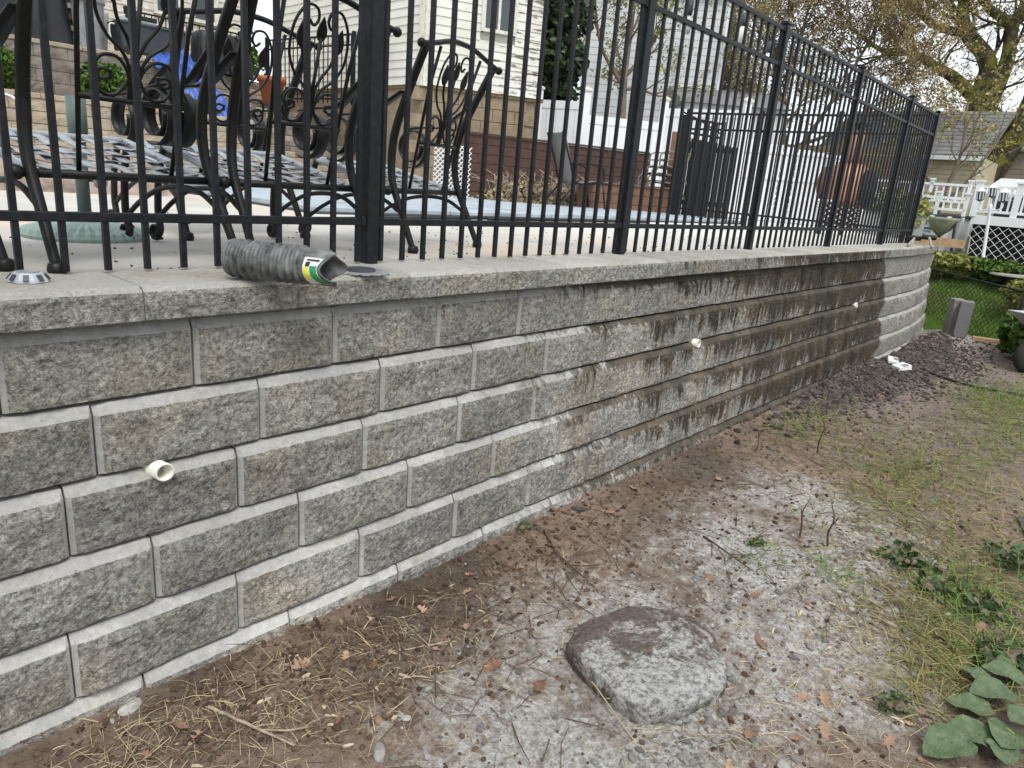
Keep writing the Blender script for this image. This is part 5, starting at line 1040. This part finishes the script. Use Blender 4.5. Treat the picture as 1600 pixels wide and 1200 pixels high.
for i, (x, y, L_, a) in enumerate(((2.24, -1.90, .17, 2.6), (2.36, -1.955, .18, 2.2), (2.50, -1.92, .14, 1.8), (2.62, -1.96, .16, 2.4), (2.70, -1.90, .10, 1.2), (2.78, -1.98, .15, 2.0), (2.44, -2.03, .18, 3.0), (2.56, -2.05, .13, 2.7), (2.33, -2.02, .12, 3.4), (2.86, -1.95, .08, 1.5))):
    d = Vector((math.cos(a), math.sin(a), 0)); s_ = Vector((-d.y, d.x, 0)); o = Vector((x-2.5, y+2.0, gz(x, y)+.035+.02*rnd.random())); tilt = rnd.uniform(-.25, .3)
    def lf(u, v):
        w_ = L_*.40*math.sin(PI*min(1, u**.75))**.8*(1-.12*u); q = (v-.5)*2; return tuple(o+d*(u-.4)*L_+s_*q*w_+Vector((0, 0, tilt*(u-.4)*L_+.22*w_*abs(q)-.25*L_*(u-.3)**2+.004*math.sin(u*14)*abs(q))))
    MB().grid(9, 6, lf).build('leaf', 'broad_leaf', t, True); MB().tube([(o.x, o.y, o.z-.0), (o.x*.7, o.y*.7, .0)], .003, 5).build('stalk', 'weed', t)
tag(MB().prism([(-.28, -.1), (-.1, -.17), (.2, -.15), (.33, 0), (.2, .12), (-.12, .13)], 0, .03).build('slate_slab', 'stone_dark', None, False, (4.35, -1.98, gz(4.35, -1.98)-.018), .3), 'dark wet slate slab at the right edge', 'slab')
for i, (x, y, r, mt, l) in enumerate(((.60, -.155, .032, 'stone_pale', 'pale oblong stone at the wall foot, lower left'), (.545, -.175, .016, 'stone_pale', 'small white stone next to the pale oblong one'), (1.15, -.70, .028, 'stone_pale', 'rounded pale stone at the edge of the white dust'), (1.02, -.74, .04, 'stone_grey', 'lime coated stone near the bottom of the picture'), (2.66, -.20, .045, 'stone_dark', 'dark stone against the wall foot'), (2.72, -1.43, .03, 'stone_grey', 'blue grey flat stone in the gravel'), (3.05, -1.33, .035, 'stone_grey', 'flat grey stone lying in the gravel strip'))):
    m = MB(); rock(m, (0, 0, r*.25), r, random.Random(i+5), .55); o = m.build('loose_stone', mt, None, True, (x, y, gz(x, y))); md = o.modifiers.new('s', 'SUBSURF'); md.levels = 2; md.render_levels = 2; o.scale = (1.7, .8, .6) if i == 0 else (1.1, .8, .6); o.rotation_euler = (0, 0, .5+i); tag(o, l, 'stone', 'loose stones')
for i, (x, y, rz, l) in enumerate(((8.02, -.30, .3, 'white scrap box lying by the dark gravel'), (7.85, -.42, -.4, 'flattened white scrap nearer than the other'))):
    t = thing('white_scrap', l, 'scrap', (x, y, gz(x, y)+.01), rz); MB().add([(-.09, -.05, 0), (.1, -.05, .005), (.09, .06, .012), (-.08, .05, 0), (-.09, -.05, .03), (.09, -.045, .05), (.08, .05, .06), (-.08, .05, .035)], [(0, 3, 2, 1), (4, 5, 6, 7), (0, 1, 5, 4), (1, 2, 6, 5), (2, 3, 7, 6), (3, 0, 4, 7)]).build('carton', 'sticker_white', t); MB().add([(-.02, -.05, .042), (.05, -.048, .051), (.05, .0, .056), (-.02, .0, .045)], [(0, 1, 2, 3)]).build('print', 'plastic_grey', t)
tag(MB().tube([(x, y, gz(x, y)+.012) for x, y in ((8.1, -.55), (8.0, -.72), (7.95, -.9), (7.85, -1.15), (7.9, -1.4), (7.8, -1.7))], .011, 6).build('black_strap', 'hose_black', None, True), 'black strap trailing across the mud to the right', 'strap')
rnd = random.Random(58); m = MB()
for i in range(420):
    x = rnd.uniform(.3, 7.5); y = .27+rnd.random()**2*2.3; rock(m, (x, y, PZ+.002), rnd.uniform(.002, .007)*(1.6 if rnd.random() < .06 else 1), rnd, .6)
stuff(m.build('patio_grit', 'clod'), 'crumbs of soil and grit scattered on the concrete patio', 'grit')
